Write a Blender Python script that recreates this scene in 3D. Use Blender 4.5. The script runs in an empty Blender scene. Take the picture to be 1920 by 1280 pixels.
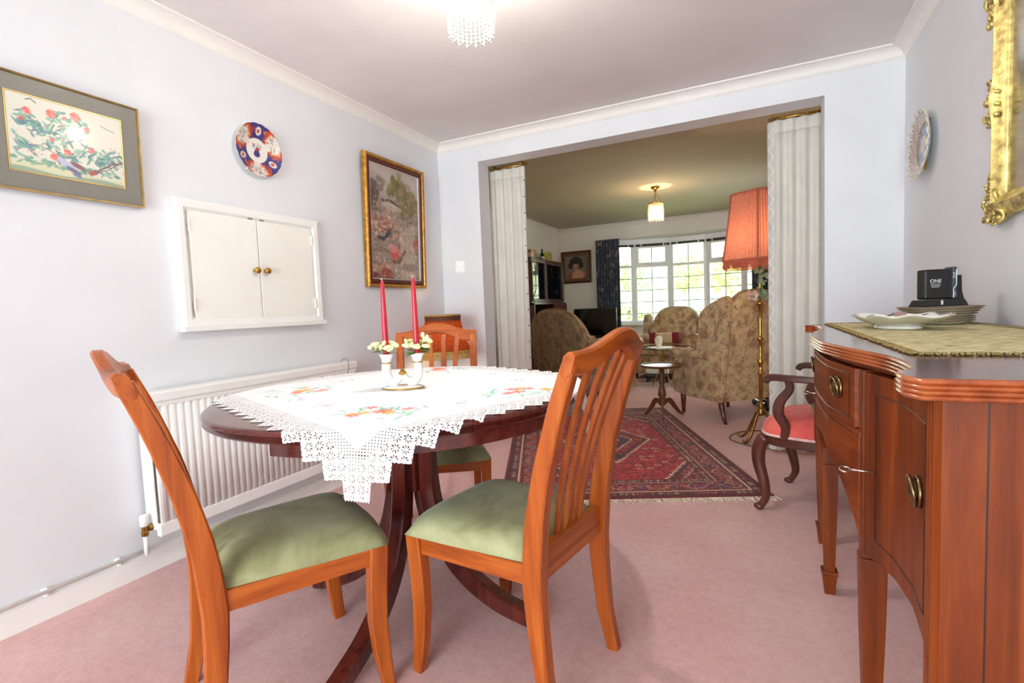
import bpy, bmesh, math, random
import numpy as np
from mathutils import Vector, Matrix
random.seed(7); RNG = np.random.default_rng(7)
PI = math.pi
SC = bpy.context.scene
COL = SC.collection

# ---------------------------------------------------------------- camera
cam_d = bpy.data.cameras.new('camera'); cam = bpy.data.objects.new('camera', cam_d); COL.objects.link(cam)
cam_d.sensor_width = 36.0; cam_d.sensor_fit = 'HORIZONTAL'; cam_d.lens = 934.62 * 36.0 / 1920.0
cam_d.clip_start = 0.02; cam_d.clip_end = 2000
YAW, PITCH, ROLL = 0.4536, -0.0651, -0.0410
_f = Vector((-math.sin(YAW) * math.cos(PITCH), math.cos(YAW) * math.cos(PITCH), math.sin(PITCH)))
_r0 = Vector((math.cos(YAW), math.sin(YAW), 0)); _u0 = _r0.cross(_f)
_r = math.cos(ROLL) * _r0 + math.sin(ROLL) * _u0; _u = -math.sin(ROLL) * _r0 + math.cos(ROLL) * _u0
_m = Matrix((( _r.x, _u.x, -_f.x), (_r.y, _u.y, -_f.y), (_r.z, _u.z, -_f.z))).to_4x4()
_m.translation = Vector((2.3225, -3.5102, 1.0514)); cam.matrix_world = _m
SC.camera = cam

# ---------------------------------------------------------------- view, world, lights
SC.view_settings.view_transform = 'Standard'; SC.view_settings.look = 'None'
SC.view_settings.gamma = 1.0; SC.view_settings.use_curve_mapping = False
SC.view_settings.exposure = 0.61
SC.cycles.max_bounces = 10; SC.cycles.diffuse_bounces = 6; SC.cycles.glossy_bounces = 4
SC.cycles.transparent_max_bounces = 24; SC.cycles.transmission_bounces = 6
SC.cycles.sample_clamp_indirect = 6.0; SC.cycles.caustics_reflective = False; SC.cycles.caustics_refractive = False

def lin(c):
    return tuple(((v / 255.0) / 12.92 if v <= 10 else (((v / 255.0) + 0.055) / 1.055) ** 2.4) for v in c)

world = bpy.data.worlds.new('overcast_sky'); SC.world = world; world.use_nodes = True
nt = world.node_tree
bg = nt.nodes['Background']; bg.inputs[1].default_value = 8.0
bg.inputs[0].default_value = (0.93, 0.97, 1.0, 1)

def light(name, kind, loc, power, color, rot=(0, 0, 0), size=None, size_y=None, radius=None):
    d = bpy.data.lights.new(name, kind); d.energy = power; d.color = color
    o = bpy.data.objects.new(name, d); COL.objects.link(o); o.location = loc; o.rotation_euler = rot
    if kind == 'AREA':
        d.shape = 'RECTANGLE'; d.size = size; d.size_y = size_y
    if radius is not None: d.shadow_soft_size = radius
    return o
# daylight through the patio window of the dining room, far behind the camera
light('patio_daylight', 'AREA', (1.65, -6.75, 1.12), 79, (0.94, 0.985, 1.0), (PI / 2, 0, 0), 2.5, 2.05)
# lit bulbs (positions of the lamps built further down)
light('dining_bulb', 'POINT', (1.41, -1.87, 2.13), 30, (1.0, 0.97, 0.93), radius=0.03)
light('lounge_bulb', 'POINT', (1.30, 2.556, 2.09), 15, (1.0, 0.72, 0.42), radius=0.03)
light('standard_lamp_bulb', 'POINT', (2.36, 0.55, 1.47), 2.0, (1.0, 0.72, 0.42), radius=0.03)
light('table_lamp_bulb', 'POINT', (0.215, -0.36, 0.86), 1.1, (1.0, 0.70, 0.40), radius=0.025)

# ---------------------------------------------------------------- tagging
def tag(o, label=None, cat=None, group=None, kind=None):
    if label: o['label'] = label
    if cat: o['category'] = cat
    if group: o['group'] = group
    if kind: o['kind'] = kind
    return o
def thing(name, label, cat, loc=(0, 0, 0), rz=0.0, group=None):
    o = bpy.data.objects.new(name, None); COL.objects.link(o)
    o.location = loc; o.rotation_euler = (0, 0, rz); o.empty_display_size = 0.05
    return tag(o, label, cat, group)
def copy_tree(o, parent=None):
    c = o.copy(); COL.objects.link(c); c.parent = parent
    for ch in list(o.children): copy_tree(ch, c)
    return c

# ---------------------------------------------------------------- mesh helpers
def obj(name, bm, m, parent=None, smooth=False, loc=None, rot=None, bevel=None, subsurf=None, label=None, autosmooth=None):
    me = bpy.data.meshes.new(name); 
    bmesh.ops.recalc_face_normals(bm, faces=bm.faces[:])
    bm.to_mesh(me); bm.free()
    o = bpy.data.objects.new(name, me); COL.objects.link(o)
    for mm in (m if isinstance(m, (list, tuple)) else [m]): me.materials.append(mm)
    if parent is not None: o.parent = parent
    if loc: o.location = loc
    if rot: o.rotation_euler = rot
    if bevel:
        md = o.modifiers.new('edge', 'BEVEL'); md.width = bevel; md.segments = 2; md.limit_method = 'ANGLE'; md.angle_limit = 0.7
    if subsurf:
        md = o.modifiers.new('soft', 'SUBSURF'); md.levels = subsurf; md.render_levels = subsurf
    if smooth or autosmooth:
        me.polygons.foreach_set('use_smooth', [True] * len(me.polygons))
    if autosmooth:
        me.set_sharp_from_angle(angle=autosmooth)
    if label: o['label'] = label
    return o
def struct(name, bm, m, parent=None, **k):
    o = obj(name, bm, m, parent, **k)
    if parent is None: o['kind'] = 'structure'
    return o
def B(): return bmesh.new()
def box(bm, x0, x1, y0, y1, z0, z1, mi=0):
    v = [bm.verts.new(p) for p in ((x0, y0, z0), (x1, y0, z0), (x1, y1, z0), (x0, y1, z0), (x0, y0, z1), (x1, y0, z1), (x1, y1, z1), (x0, y1, z1))]
    for q in ((3, 2, 1, 0), (4, 5, 6, 7), (0, 1, 5, 4), (1, 2, 6, 5), (2, 3, 7, 6), (3, 0, 4, 7)):
        f = bm.faces.new([v[i] for i in q]); f.material_index = mi
    return v
def cbox(bm, c, s): return box(bm, c[0] - s[0] / 2, c[0] + s[0] / 2, c[1] - s[1] / 2, c[1] + s[1] / 2, c[2] - s[2] / 2, c[2] + s[2] / 2)
def loft(bm, rings, closed=True, cap=True, loop=False, mi=0):
    vs = [[bm.verts.new(p) for p in r] for r in rings]
    n = len(vs[0]); R_ = len(vs)
    for i in range(R_ if loop else R_ - 1):
        a, b = vs[i], vs[(i + 1) % R_]
        for j in range(n if closed else n - 1):
            f = bm.faces.new((a[j], a[(j + 1) % n], b[(j + 1) % n], b[j])); f.material_index = mi
    if cap and closed and not loop:
        for r in (vs[0], vs[-1]):
            try: f = bm.faces.new(r); f.material_index = mi
            except ValueError: pass
    return vs
def lathe(bm, prof, seg=24, c=(0, 0, 0), sx=1.0, sy=1.0, cap=True, wob=None):
    rings = []
    for r, z in prof:
        r = max(r, 1e-5)
        rings.append([(c[0] + r * sx * (wob(k / seg, z) if wob else 1) * math.cos(2 * PI * k / seg), c[1] + r * sy * (wob(k / seg, z) if wob else 1) * math.sin(2 * PI * k / seg), c[2] + z) for k in range(seg)])
    return loft(bm, rings, cap=cap)
def frames(pts, up=None):
    P_ = [Vector(p) for p in pts]; out = []
    t = (P_[1] - P_[0]).normalized()
    ref = Vector(up) if up is not None else (Vector((0, 0, 1)) if abs(t.z) < 0.9 else Vector((1, 0, 0)))
    n = (ref - t * ref.dot(t)).normalized()
    for i in range(len(P_)):
        a = P_[max(i - 1, 0)]; b = P_[min(i + 1, len(P_) - 1)]
        t = (b - a).normalized()
        if up is not None: n = Vector(up)
        n = (n - t * n.dot(t)).normalized()
        out.append((P_[i], t, n, t.cross(n)))
    return out
def tube(bm, pts, rad, seg=10, cap=True, up=None, flat=1.0, loop=False):
    fr = frames(pts, up); rings = []
    for i, (p, t, n, b) in enumerate(fr):
        r = rad[i] if isinstance(rad, (list, tuple)) else rad
        rings.append([tuple(p + n * (r * math.cos(2 * PI * k / seg)) + b * (r * flat * math.sin(2 * PI * k / seg))) for k in range(seg)])
    return loft(bm, rings, cap=cap, loop=loop)
def bar(bm, pts, w, h, up=(0, 0, 1), round_=0.0):
    """rectangular section swept on pts: w along binormal, h along up"""
    fr = frames(pts, up); rings = []
    for i, (p, t, n, b) in enumerate(fr):
        ww = (w[i] if isinstance(w, (list, tuple)) else w) / 2; hh = (h[i] if isinstance(h, (list, tuple)) else h) / 2
        c = round_ * min(ww, hh)
        if c > 0:
            sec = [(ww, -hh + c), (ww, hh - c), (ww - c, hh), (-ww + c, hh), (-ww, hh - c), (-ww, -hh + c), (-ww + c, -hh), (ww - c, -hh)]
        else: sec = [(ww, -hh), (ww, hh), (-ww, hh), (-ww, -hh)]
        rings.append([tuple(p + b * x + n * y) for x, y in sec])
    return loft(bm, rings)
def smooth_pts(pts, n=8):
    """Catmull-Rom through the points"""
    P_ = [np.array(p, float) for p in pts]; P_ = [2 * P_[0] - P_[1]] + P_ + [2 * P_[-1] - P_[-2]]; out = []
    for i in range(1, len(P_) - 2):
        for k in range(n):
            t = k / n; a, b, c, d = P_[i - 1], P_[i], P_[i + 1], P_[i + 2]
            out.append(tuple(0.5 * ((2 * b) + (-a + c) * t + (2 * a - 5 * b + 4 * c - d) * t * t + (-a + 3 * b - 3 * c + d) * t ** 3)))
    out.append(tuple(P_[-2])); return out
def prism(bm, outline, d0, d1, axis='z'):
    def mk(u, v, d): return {'z': (u, v, d), 'y': (u, d, v), 'x': (d, u, v)}[axis]
    return loft(bm, [[mk(u, v, d) for u, v in outline] for d in (d0, d1)])
def ball(bm, c, r, seg=10, rings=6, s=(1, 1, 1)):
    m = bmesh.ops.create_uvsphere(bm, u_segments=seg, v_segments=rings, radius=1.0)
    for v in m['verts']: v.co = Vector((c[0] + v.co.x * r * s[0], c[1] + v.co.y * r * s[1], c[2] + v.co.z * r * s[2]))
    return m['verts']
def np_mesh(name, V, F_, m, parent=None, col=None, smooth=True, loc=None):
    me = bpy.data.meshes.new(name); me.from_pydata([tuple(v) for v in V], [], [tuple(f) for f in F_]); me.update()
    if col is not None:
        ca = me.color_attributes.new('paint', 'FLOAT_COLOR', 'POINT')
        a = np.ones((len(V), 4), np.float32); a[:, :3] = col; ca.data.foreach_set('color', a.ravel())
    me.materials.append(m)
    if smooth: me.polygons.foreach_set('use_smooth', [True] * len(me.polygons))
    o = bpy.data.objects.new(name, me); COL.objects.link(o)
    if parent is not None: o.parent = parent
    if loc: o.location = loc
    return o
def grid_faces(nu, nv, keep=None):
    i, j = np.meshgrid(np.arange(nu - 1), np.arange(nv - 1), indexing='ij')
    a = (i * nv + j).ravel(); F_ = np.stack([a, a + nv, a + nv + 1, a + 1], 1)
    return F_ if keep is None else F_[keep.ravel()]

# ---------------------------------------------------------------- painting small pictures in python
class Canvas:
    def __init__(s, w, h, rgb):
        s.w, s.h = w, h; s.a = np.ones((h, w, 3)) * np.array(lin(rgb)); s.Y, s.X = np.mgrid[0:h, 0:w].astype(float)
        s.U = (s.X + .5) / w; s.V = (s.Y + .5) / h; s.asp = w / h
    def mask(s, m, rgb, k=1.0):
        m = np.clip(m, 0, 1)[..., None] * k; s.a = s.a * (1 - m) + np.array(lin(rgb)) * m
    def ell(s, u, v, ru, rv, rgb, rot=0.0, soft=0.25, k=1.0):
        dx = (s.U - u) * s.asp; dy = s.V - v; c, q = math.cos(rot), math.sin(rot)
        d = np.sqrt(((dx * c + dy * q) / ru) ** 2 + ((-dx * q + dy * c) / rv) ** 2)
        s.mask((1 - d) / soft + .5, rgb, k)
    def line(s, pts, wd, rgb, k=1.0):
        best = np.full(s.a.shape[:2], 9.0)
        for (u0, v0), (u1, v1) in zip(pts[:-1], pts[1:]):
            ax, ay, bx, by = u0 * s.asp, v0, u1 * s.asp, v1
            dx, dy = bx - ax, by - ay; L = dx * dx + dy * dy + 1e-9
            t = np.clip(((s.U * s.asp - ax) * dx + (s.V - ay) * dy) / L, 0, 1)
            best = np.minimum(best, np.hypot(s.U * s.asp - ax - t * dx, s.V - ay - t * dy))
        s.mask((wd - best) / (wd * .5) + .5, rgb, k)
    def poly_y(s, vf, rgb, soft=0.01, k=1.0):       # fill where V < vf(U)
        s.mask((vf(s.U) - s.V) / soft + .5, rgb, k)
def paint_panel(name, cv, origin, du, dv, m, parent):
    """canvas as a flat grid; origin = lower left corner, du / dv = full edge vectors"""
    o = np.array(origin); du = np.array(du); dv = np.array(dv)
    u = np.linspace(0, 1, cv.w)[None, :, None]; v = np.linspace(0, 1, cv.h)[:, None, None]
    V = (o + u * du + v * dv).reshape(-1, 3)
    return np_mesh(name, V, grid_faces(cv.h, cv.w), m, parent, cv.a.reshape(-1, 3), smooth=False)
# ---------------------------------------------------------------- materials
def new_mat(name):
    m = bpy.data.materials.new(name); m.use_nodes = True
    return m, m.node_tree, m.node_tree.nodes['Principled BSDF']
def nd(nt, kind, **k):
    n = nt.nodes.new(kind)
    for a, b in k.items():
        if a in n.inputs.keys() if hasattr(n.inputs, 'keys') else False: n.inputs[a].default_value = b
        else: setattr(n, a, b)
    return n
def coords(nt, scale=(1, 1, 1), rot=(0, 0, 0), kind='Object'):
    tc = nt.nodes.new('ShaderNodeTexCoord'); mp = nt.nodes.new('ShaderNodeMapping')
    mp.inputs['Scale'].default_value = scale; mp.inputs['Rotation'].default_value = rot
    nt.links.new(tc.outputs[kind], mp.inputs['Vector']); return mp.outputs['Vector']
def noise(nt, vec, scale, detail=3.0, rough=0.5, dist=0.0):
    n = nt.nodes.new('ShaderNodeTexNoise'); nt.links.new(vec, n.inputs['Vector'])
    n.inputs['Scale'].default_value = scale; n.inputs['Detail'].default_value = detail
    n.inputs['Roughness'].default_value = rough; n.inputs['Distortion'].default_value = dist
    return n.outputs['Fac']
def ramp(nt, fac, stops, interp='LINEAR'):
    r = nt.nodes.new('ShaderNodeValToRGB'); nt.links.new(fac, r.inputs['Fac']); cr = r.color_ramp; cr.interpolation = interp
    while len(cr.elements) > 1: cr.elements.remove(cr.elements[-1])
    for i, (p, c) in enumerate(stops):
        e = cr.elements[0] if i == 0 else cr.elements.new(p)
        e.position = p; e.color = (*lin(c), 1) if not isinstance(c, float) else (c, c, c, 1)
    return r.outputs['Color']
def mix(nt, fac, a, b, mode='MIX'):
    n = nt.nodes.new('ShaderNodeMix'); n.data_type = 'RGBA'; n.blend_type = mode
    for sock, v in ((n.inputs['Factor'], fac), (n.inputs['A'], a), (n.inputs['B'], b)):
        if isinstance(v, (int, float)): sock.default_value = v
        elif isinstance(v, tuple): sock.default_value = (*lin(v), 1)
        else: nt.links.new(v, sock)
    return n.outputs['Result']
def math_(nt, op, a, b=None):
    n = nt.nodes.new('ShaderNodeMath'); n.operation = op
    for i, v in enumerate((a, b)):
        if v is None: continue
        if isinstance(v, (int, float)): n.inputs[i].default_value = v
        else: nt.links.new(v, n.inputs[i])
    return n.outputs[0]
def bump(nt, bsdf, h, strength=0.2, dist=0.01):
    b = nt.nodes.new('ShaderNodeBump'); b.inputs['Strength'].default_value = strength; b.inputs['Distance'].default_value = dist
    nt.links.new(h, b.inputs['Height']); nt.links.new(b.outputs['Normal'], bsdf.inputs['Normal'])
def plain(name, c, rough=0.5, metal=0.0, var=0.06, vs=20.0, coat=0.0, bmp=0.0, bs=200.0, sheen=0.0, spec=None):
    m, nt, b = new_mat(name); v = coords(nt)
    f = noise(nt, v, vs, 3)
    lo = tuple(max(0, x * (1 - var)) for x in c); hi = tuple(min(255, x * (1 + var)) for x in c)
    nt.links.new(ramp(nt, f, [(0.3, lo), (0.7, hi)]), b.inputs['Base Color'])
    b.inputs['Roughness'].default_value = rough; b.inputs['Metallic'].default_value = metal
    if coat: b.inputs['Coat Weight'].default_value = coat; b.inputs['Coat Roughness'].default_value = 0.08
    if sheen: b.inputs['Sheen Weight'].default_value = sheen; b.inputs['Sheen Roughness'].default_value = 0.4
    if spec is not None: b.inputs['Specular IOR Level'].default_value = spec
    if bmp: bump(nt, b, noise(nt, v, bs, 2), bmp, 0.003)
    return m
def wood(name, dark, mid, light_, axis='z', rough=0.3, coat=0.3, scale=1.0, spec=0.5):
    m, nt, b = new_mat(name); b.inputs['Specular IOR Level'].default_value = spec
    s = {'x': (1.2, 22, 22), 'y': (22, 1.2, 22), 'z': (22, 22, 1.2)}[axis]
    v = coords(nt, tuple(q * scale for q in s))
    f1 = noise(nt, v, 1.6, 6, 0.62, 0.6); s2 = tuple(q * 5 for q in s); v2 = coords(nt, s2)
    f2 = noise(nt, v2, 2.5, 3, 0.6)
    c = ramp(nt, f1, [(0.28, dark), (0.5, mid), (0.75, light_)])
    c2 = mix(nt, math_(nt, 'MULTIPLY', f2, 0.35), c, dark)
    nt.links.new(c2, b.inputs['Base Color']); b.inputs['Roughness'].default_value = rough
    b.inputs['Coat Weight'].default_value = coat; b.inputs['Coat Roughness'].default_value = 0.12
    bump(nt, b, f2, 0.05, 0.002); return m
def painted(name, rough=0.6, coat=0.0, bmp=0.0, bs=300, sheen=0.0, metal=0.0):
    m, nt, b = new_mat(name); a = nt.nodes.new('ShaderNodeVertexColor'); a.layer_name = 'paint'
    v = coords(nt); f = noise(nt, v, bs, 2)
    c = mix(nt, 0.12, a.outputs['Color'], mix(nt, 1.0, a.outputs['Color'], ramp(nt, f, [(0.2, 0.55), (0.8, 1.0)]), 'MULTIPLY'))
    nt.links.new(c, b.inputs['Base Color']); b.inputs['Roughness'].default_value = rough
    b.inputs['Coat Weight'].default_value = coat; b.inputs['Coat Roughness'].default_value = 0.03
    if sheen: b.inputs['Sheen Weight'].default_value = sheen
    if bmp: bump(nt, b, f, bmp, 0.003)
    return m
def floral(name, base, base2, flowers, leaf, scale=8.0, rough=0.85, amount=0.40, tint=(120, 100, 80)):
    m, nt, b = new_mat(name); v0 = coords(nt)
    wn = nt.nodes.new('ShaderNodeTexNoise'); wn.inputs['Scale'].default_value = scale * 2.2; wn.inputs['Detail'].default_value = 2
    nt.links.new(v0, wn.inputs['Vector'])
    vm = nt.nodes.new('ShaderNodeVectorMath'); vm.operation = 'MULTIPLY_ADD'
    nt.links.new(wn.outputs['Color'], vm.inputs[0]); vm.inputs[1].default_value = (0.10,) * 3; nt.links.new(v0, vm.inputs[2])
    v = vm.outputs[0]
    c = ramp(nt, noise(nt, v0, scale * 1.5, 5, .7), [(0.35, base2), (0.6, base)])
    # leaves and stems
    v2 = nt.nodes.new('ShaderNodeTexVoronoi'); v2.inputs['Scale'].default_value = scale * 2.3; nt.links.new(v, v2.inputs['Vector'])
    lm = ramp(nt, v2.outputs['Distance'], [(0.22, 1.0), (0.34, 0.0)])
    sel = ramp(nt, nt_sep(nt, v2.outputs['Color'], 1), [(0.45, 0.0), (0.5, 1.0)])
    lc = ramp(nt, nt_sep(nt, v2.outputs['Color'], 0), [(0.0, leaf[0]), (0.5, leaf[1]), (1.0, leaf[2])])
    c = mix(nt, math_(nt, 'MULTIPLY', math_(nt, 'MULTIPLY', lm, sel), 0.78), c, lc)
    # flowers with ringed petals
    v1 = nt.nodes.new('ShaderNodeTexVoronoi'); v1.inputs['Scale'].default_value = scale; nt.links.new(v, v1.inputs['Vector'])
    d = v1.outputs['Distance']
    fm = ramp(nt, d, [(amount - 0.20, 1.0), (amount + 0.06, 0.0)])
    s1 = ramp(nt, nt_sep(nt, v1.outputs['Color'], 2), [(0.16, 0.0), (0.24, 1.0)])
    fc = ramp(nt, nt_sep(nt, v1.outputs['Color'], 0), [(i / max(1, len(flowers) - 1), q) for i, q in enumerate(flowers)])
    rings = ramp(nt, math_(nt, 'SINE', math_(nt, 'MULTIPLY', d, 46.0)), [(0.2, 0.35), (0.9, 1.0)])
    fc = mix(nt, 0.75, fc, mix(nt, 1.0, fc, rings, 'MULTIPLY'))
    c = mix(nt, math_(nt, 'MULTIPLY', math_(nt, 'MULTIPLY', fm, s1), 0.74), c, fc)
    nt.links.new(c, b.inputs['Base Color']); b.inputs['Roughness'].default_value = rough
    b.inputs['Sheen Weight'].default_value = 0.15
    bump(nt, b, noise(nt, v0, 500, 2), 0.25, 0.002); return m
def nt_sep(nt, colour, i):
    s = nt.nodes.new('ShaderNodeSeparateColor'); nt.links.new(colour, s.inputs[0]); return s.outputs[i]
def glass_thin(name, tint=(245, 250, 250), refl=0.9):
    m, nt, b = new_mat(name); nt.nodes.remove(b)
    out = nt.nodes['Material Output']; tr = nt.nodes.new('ShaderNodeBsdfTransparent'); gl = nt.nodes.new('ShaderNodeBsdfGlossy')
    tr.inputs[0].default_value = (*lin(tint), 1); gl.inputs['Roughness'].default_value = 0.01
    fr = nt.nodes.new('ShaderNodeFresnel'); fr.inputs[0].default_value = 1.5
    ms = nt.nodes.new('ShaderNodeMixShader'); nt.links.new(math_(nt, 'MULTIPLY', fr.outputs[0], refl), ms.inputs[0])
    nt.links.new(tr.outputs[0], ms.inputs[1]); nt.links.new(gl.outputs[0], ms.inputs[2]); nt.links.new(ms.outputs[0], out.inputs[0])
    return m
def emit(name, c, s):
    m, nt, b = new_mat(name); b.inputs['Base Color'].default_value = (*lin(c), 1)
    b.inputs['Emission Color'].default_value = (*lin(c), 1); b.inputs['Emission Strength'].default_value = s; return m
def pleat_shade(name, c1, c2, trans=0.55):
    m, nt, b = new_mat(name); nt.nodes.remove(b); out = nt.nodes['Material Output']
    v = coords(nt); f = noise(nt, v, 60, 3); col = ramp(nt, f, [(0.3, c1), (0.7, c2)])
    df = nt.nodes.new('ShaderNodeBsdfDiffuse'); tl = nt.nodes.new('ShaderNodeBsdfTranslucent'); ms = nt.nodes.new('ShaderNodeMixShader')
    nt.links.new(col, df.inputs[0]); nt.links.new(col, tl.inputs[0]); ms.inputs[0].default_value = trans
    nt.links.new(df.outputs[0], ms.inputs[1]); nt.links.new(tl.outputs[0], ms.inputs[2]); nt.links.new(ms.outputs[0], out.inputs[0]); return m

M = {}
M['wall'] = plain('wall_paint', (224, 225, 229), 0.75, var=0.012, vs=3, bmp=0.04, bs=90)
M['lounge_wall'] = plain('lounge_wall_paint', (240, 235, 228), 0.8, var=0.015, vs=3, bmp=0.04, bs=90)
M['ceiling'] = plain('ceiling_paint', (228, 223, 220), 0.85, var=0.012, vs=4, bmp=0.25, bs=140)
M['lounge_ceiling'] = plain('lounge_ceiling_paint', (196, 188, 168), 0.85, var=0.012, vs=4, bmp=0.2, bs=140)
M['cove'] = plain('cove_paint', (236, 232, 226), 0.6, var=0.01)
M['gloss_white'] = plain('white_gloss_paint', (240, 240, 236), 0.28, var=0.01, vs=6)
M['cream_door'] = plain('cream_gloss_paint', (243, 240, 232), 0.28, var=0.01, vs=6)
M['radiator'] = plain('radiator_enamel', (242, 240, 236), 0.3, var=0.01)
M['upvc'] = plain('white_upvc', (248, 250, 252), 0.3, var=0.01)
def carpet_mat():
    m, nt, b = new_mat('pink_carpet'); v = coords(nt)
    big = noise(nt, v, 2.2, 4, .6); mid = noise(nt, v, 34, 4, .7); fine = noise(nt, v, 420, 2, .6)
    c = ramp(nt, mid, [(0.25, (208, 158, 155)), (0.5, (226, 180, 177)), (0.78, (236, 197, 193))])
    c = mix(nt, 0.35, c, ramp(nt, big, [(0.35, (210, 160, 157)), (0.65, (236, 196, 192))]))
    c = mix(nt, 0.4, c, mix(nt, 1.0, c, ramp(nt, fine, [(0.3, 0.62), (0.65, 1.0)]), 'MULTIPLY'))
    nt.links.new(c, b.inputs['Base Color']); b.inputs['Roughness'].default_value = 0.95; b.inputs['Sheen Weight'].default_value = 0.2
    b.inputs['Specular IOR Level'].default_value = 0.1
    bump(nt, b, mix(nt, 0.5, fine, mid), 0.6, 0.006); return m
M['carpet'] = carpet_mat()
CH = ((126, 54, 14), (174, 84, 25), (200, 112, 42))
for a in 'xyz': M['chair_' + a] = wood('chair_wood_' + a, *CH, axis=a, rough=0.34, coat=0.08, spec=0.4)
TB = ((58, 18, 14), (86, 28, 22), (112, 42, 30))
for a in 'xyz': M['table_' + a] = wood('table_mahogany_' + a, *TB, axis=a, rough=0.22, coat=0.5)
SB = ((72, 28, 6), (120, 50, 11), (160, 80, 24))
for a in 'xyz': M['side_' + a] = wood('sideboard_mahogany_' + a, *SB, axis=a, rough=0.40, coat=0.0, scale=0.6, spec=0.3)
M['side_top'] = wood('sideboard_polished_top', (70, 28, 18), (96, 42, 28), (118, 56, 38), 'y', 0.2, 0.6, 0.6)
M['side_edge'] = wood('sideboard_reeded_edge', (110, 46, 18), (158, 74, 34), (190, 104, 54), 'y', 0.25, 0.5, 0.6)
M['inlay'] = plain('dark_stringing', (48, 22, 14), 0.35)  # inset door lines, also the painted shade at the end panel seam
for a in 'xyz': M['dark_' + a] = wood('dark_walnut_' + a, (50, 22, 14), (86, 40, 28), (114, 58, 42), axis=a, rough=0.3, coat=0.4)
for a in 'xz': M['mid_' + a] = wood('tripod_table_wood_' + a, (66, 34, 18), (108, 62, 34), (140, 86, 48), axis=a, rough=0.35, coat=0.15)
def velvet(name, c_lo, c_mid, c_hi):
    m, nt, b = new_mat(name); v = coords(nt); f = noise(nt, v, 7, 4, .6, .4); g = noise(nt, v, 420, 2)
    c = ramp(nt, f, [(0.3, c_lo), (0.52, c_mid), (0.72, c_hi)])
    c = mix(nt, 0.3, c, mix(nt, 1.0, c, ramp(nt, g, [(0.3, 0.7), (0.7, 1.0)]), 'MULTIPLY'))
    nt.links.new(c, b.inputs['Base Color']); b.inputs['Roughness'].default_value = 0.9; b.inputs['Sheen Weight'].default_value = 0.25
    b.inputs['Sheen Roughness'].default_value = 0.35; b.inputs['Specular IOR Level'].default_value = 0.15
    bump(nt, b, g, 0.2, 0.002); return m
M['green_velvet'] = velvet('green_velvet', (136, 135, 96), (164, 164, 122), (184, 184, 146))
M['pink_velvet'] = velvet('pink_velvet', (196, 74, 70), (216, 96, 88), (228, 118, 106))
M['pink_braid'] = plain('pale_pink_braid', (224, 176, 172), 0.8, bmp=0.4, bs=400)
M['brass'] = plain('polished_brass', (198, 152, 74), 0.25, 1.0, var=0.08)
M['old_brass'] = plain('aged_brass', (150, 112, 58), 0.36, 1.0, var=0.2)
M['antique_brass'] = plain('antique_brass_handle', (128, 108, 76), 0.32, 1.0, var=0.15)
M['chrome'] = plain('steel', (200, 198, 194), 0.2, 1.0)
M['gold_leaf'] = plain('gold_leaf', (218, 184, 116), 0.4, 0.7, var=0.28, vs=40, bmp=0.2, bs=120)
M['gold_paint'] = plain('gilt_paint', (176, 126, 48), 0.4, 0.6, var=0.18, vs=50)
M['gold_trim'] = plain('gilt_line', (196, 158, 92), 0.3, 0.9)
M['gold_mould'] = plain('pale_gold_moulding', (190, 160, 104), 0.3, 0.8, var=0.1)
M['maroon'] = plain('maroon_slip', (92, 30, 24), 0.5)
M['grey_mount'] = plain('grey_mount_board', (124, 120, 110), 0.5, var=0.03, vs=200, coat=0.6)
M['porcelain'] = plain('white_porcelain', (240, 238, 232), 0.15, coat=0.5, var=0.01)
M['cream_china'] = plain('cream_china', (208, 204, 186), 0.2, coat=0.5, var=0.02)
M['candle'] = plain('red_candle_wax', (184, 28, 48), 0.35, var=0.05, coat=0.2)
M['wick'] = plain('candle_wick', (226, 220, 206), 0.8)
M['petal'] = plain('yellow_petals', (240, 238, 178), 0.7, var=0.08, vs=60)
M['leaf'] = plain('green_silk_leaves', (98, 132, 66), 0.6, var=0.25, vs=50)
M['black'] = plain('black_plastic', (20, 20, 22), 0.3, var=0.1, coat=0.2)
M['black_gloss'] = plain('black_gloss_screen', (10, 11, 13), 0.12, coat=0.4)
M['grey_plastic'] = plain('blue_grey_plastic', (58, 64, 76), 0.3)
M['white_print'] = plain('white_print', (226, 230, 232), 0.5)
M['cable'] = plain('brown_cable', (92, 74, 58), 0.5)
M['curtain'] = plain('cream_curtain_cloth', (214, 209, 200), 0.85, var=0.02, vs=8, bmp=0.15, bs=500, sheen=0.1)
M['curtain_tape'] = plain('curtain_edge_tape', (200, 196, 190), 0.8, var=0.03)
M['dark_spot'] = plain('dark_metal_stud', (60, 50, 44), 0.5)
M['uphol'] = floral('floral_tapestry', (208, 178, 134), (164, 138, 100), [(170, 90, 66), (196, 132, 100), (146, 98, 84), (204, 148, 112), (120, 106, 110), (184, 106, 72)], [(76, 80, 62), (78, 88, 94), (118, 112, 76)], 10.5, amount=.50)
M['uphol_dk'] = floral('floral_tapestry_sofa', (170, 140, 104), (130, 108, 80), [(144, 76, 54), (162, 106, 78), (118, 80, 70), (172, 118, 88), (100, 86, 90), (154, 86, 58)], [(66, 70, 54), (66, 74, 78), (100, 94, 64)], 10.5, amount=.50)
M['piping'] = plain('tan_piping', (150, 122, 84), 0.8)
M['bay_curtain'] = floral('navy_floral_cotton', (66, 80, 98), (48, 60, 76), [(206, 136, 124), (226, 206, 190), (180, 100, 98), (150, 170, 150)], [(84, 104, 92), (120, 138, 130), (64, 84, 80)], 11.0, amount=0.42)
M['shade_pink'] = pleat_shade('pink_pleated_silk', (204, 132, 110), (220, 152, 130), 0.5)
M['shade_fringe'] = pleat_shade('pink_fringe', (200, 116, 92), (216, 136, 108), 0.45)
M['shade_red'] = pleat_shade('rust_pleated_silk', (122, 52, 28), (152, 70, 38), 0.5)
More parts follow.
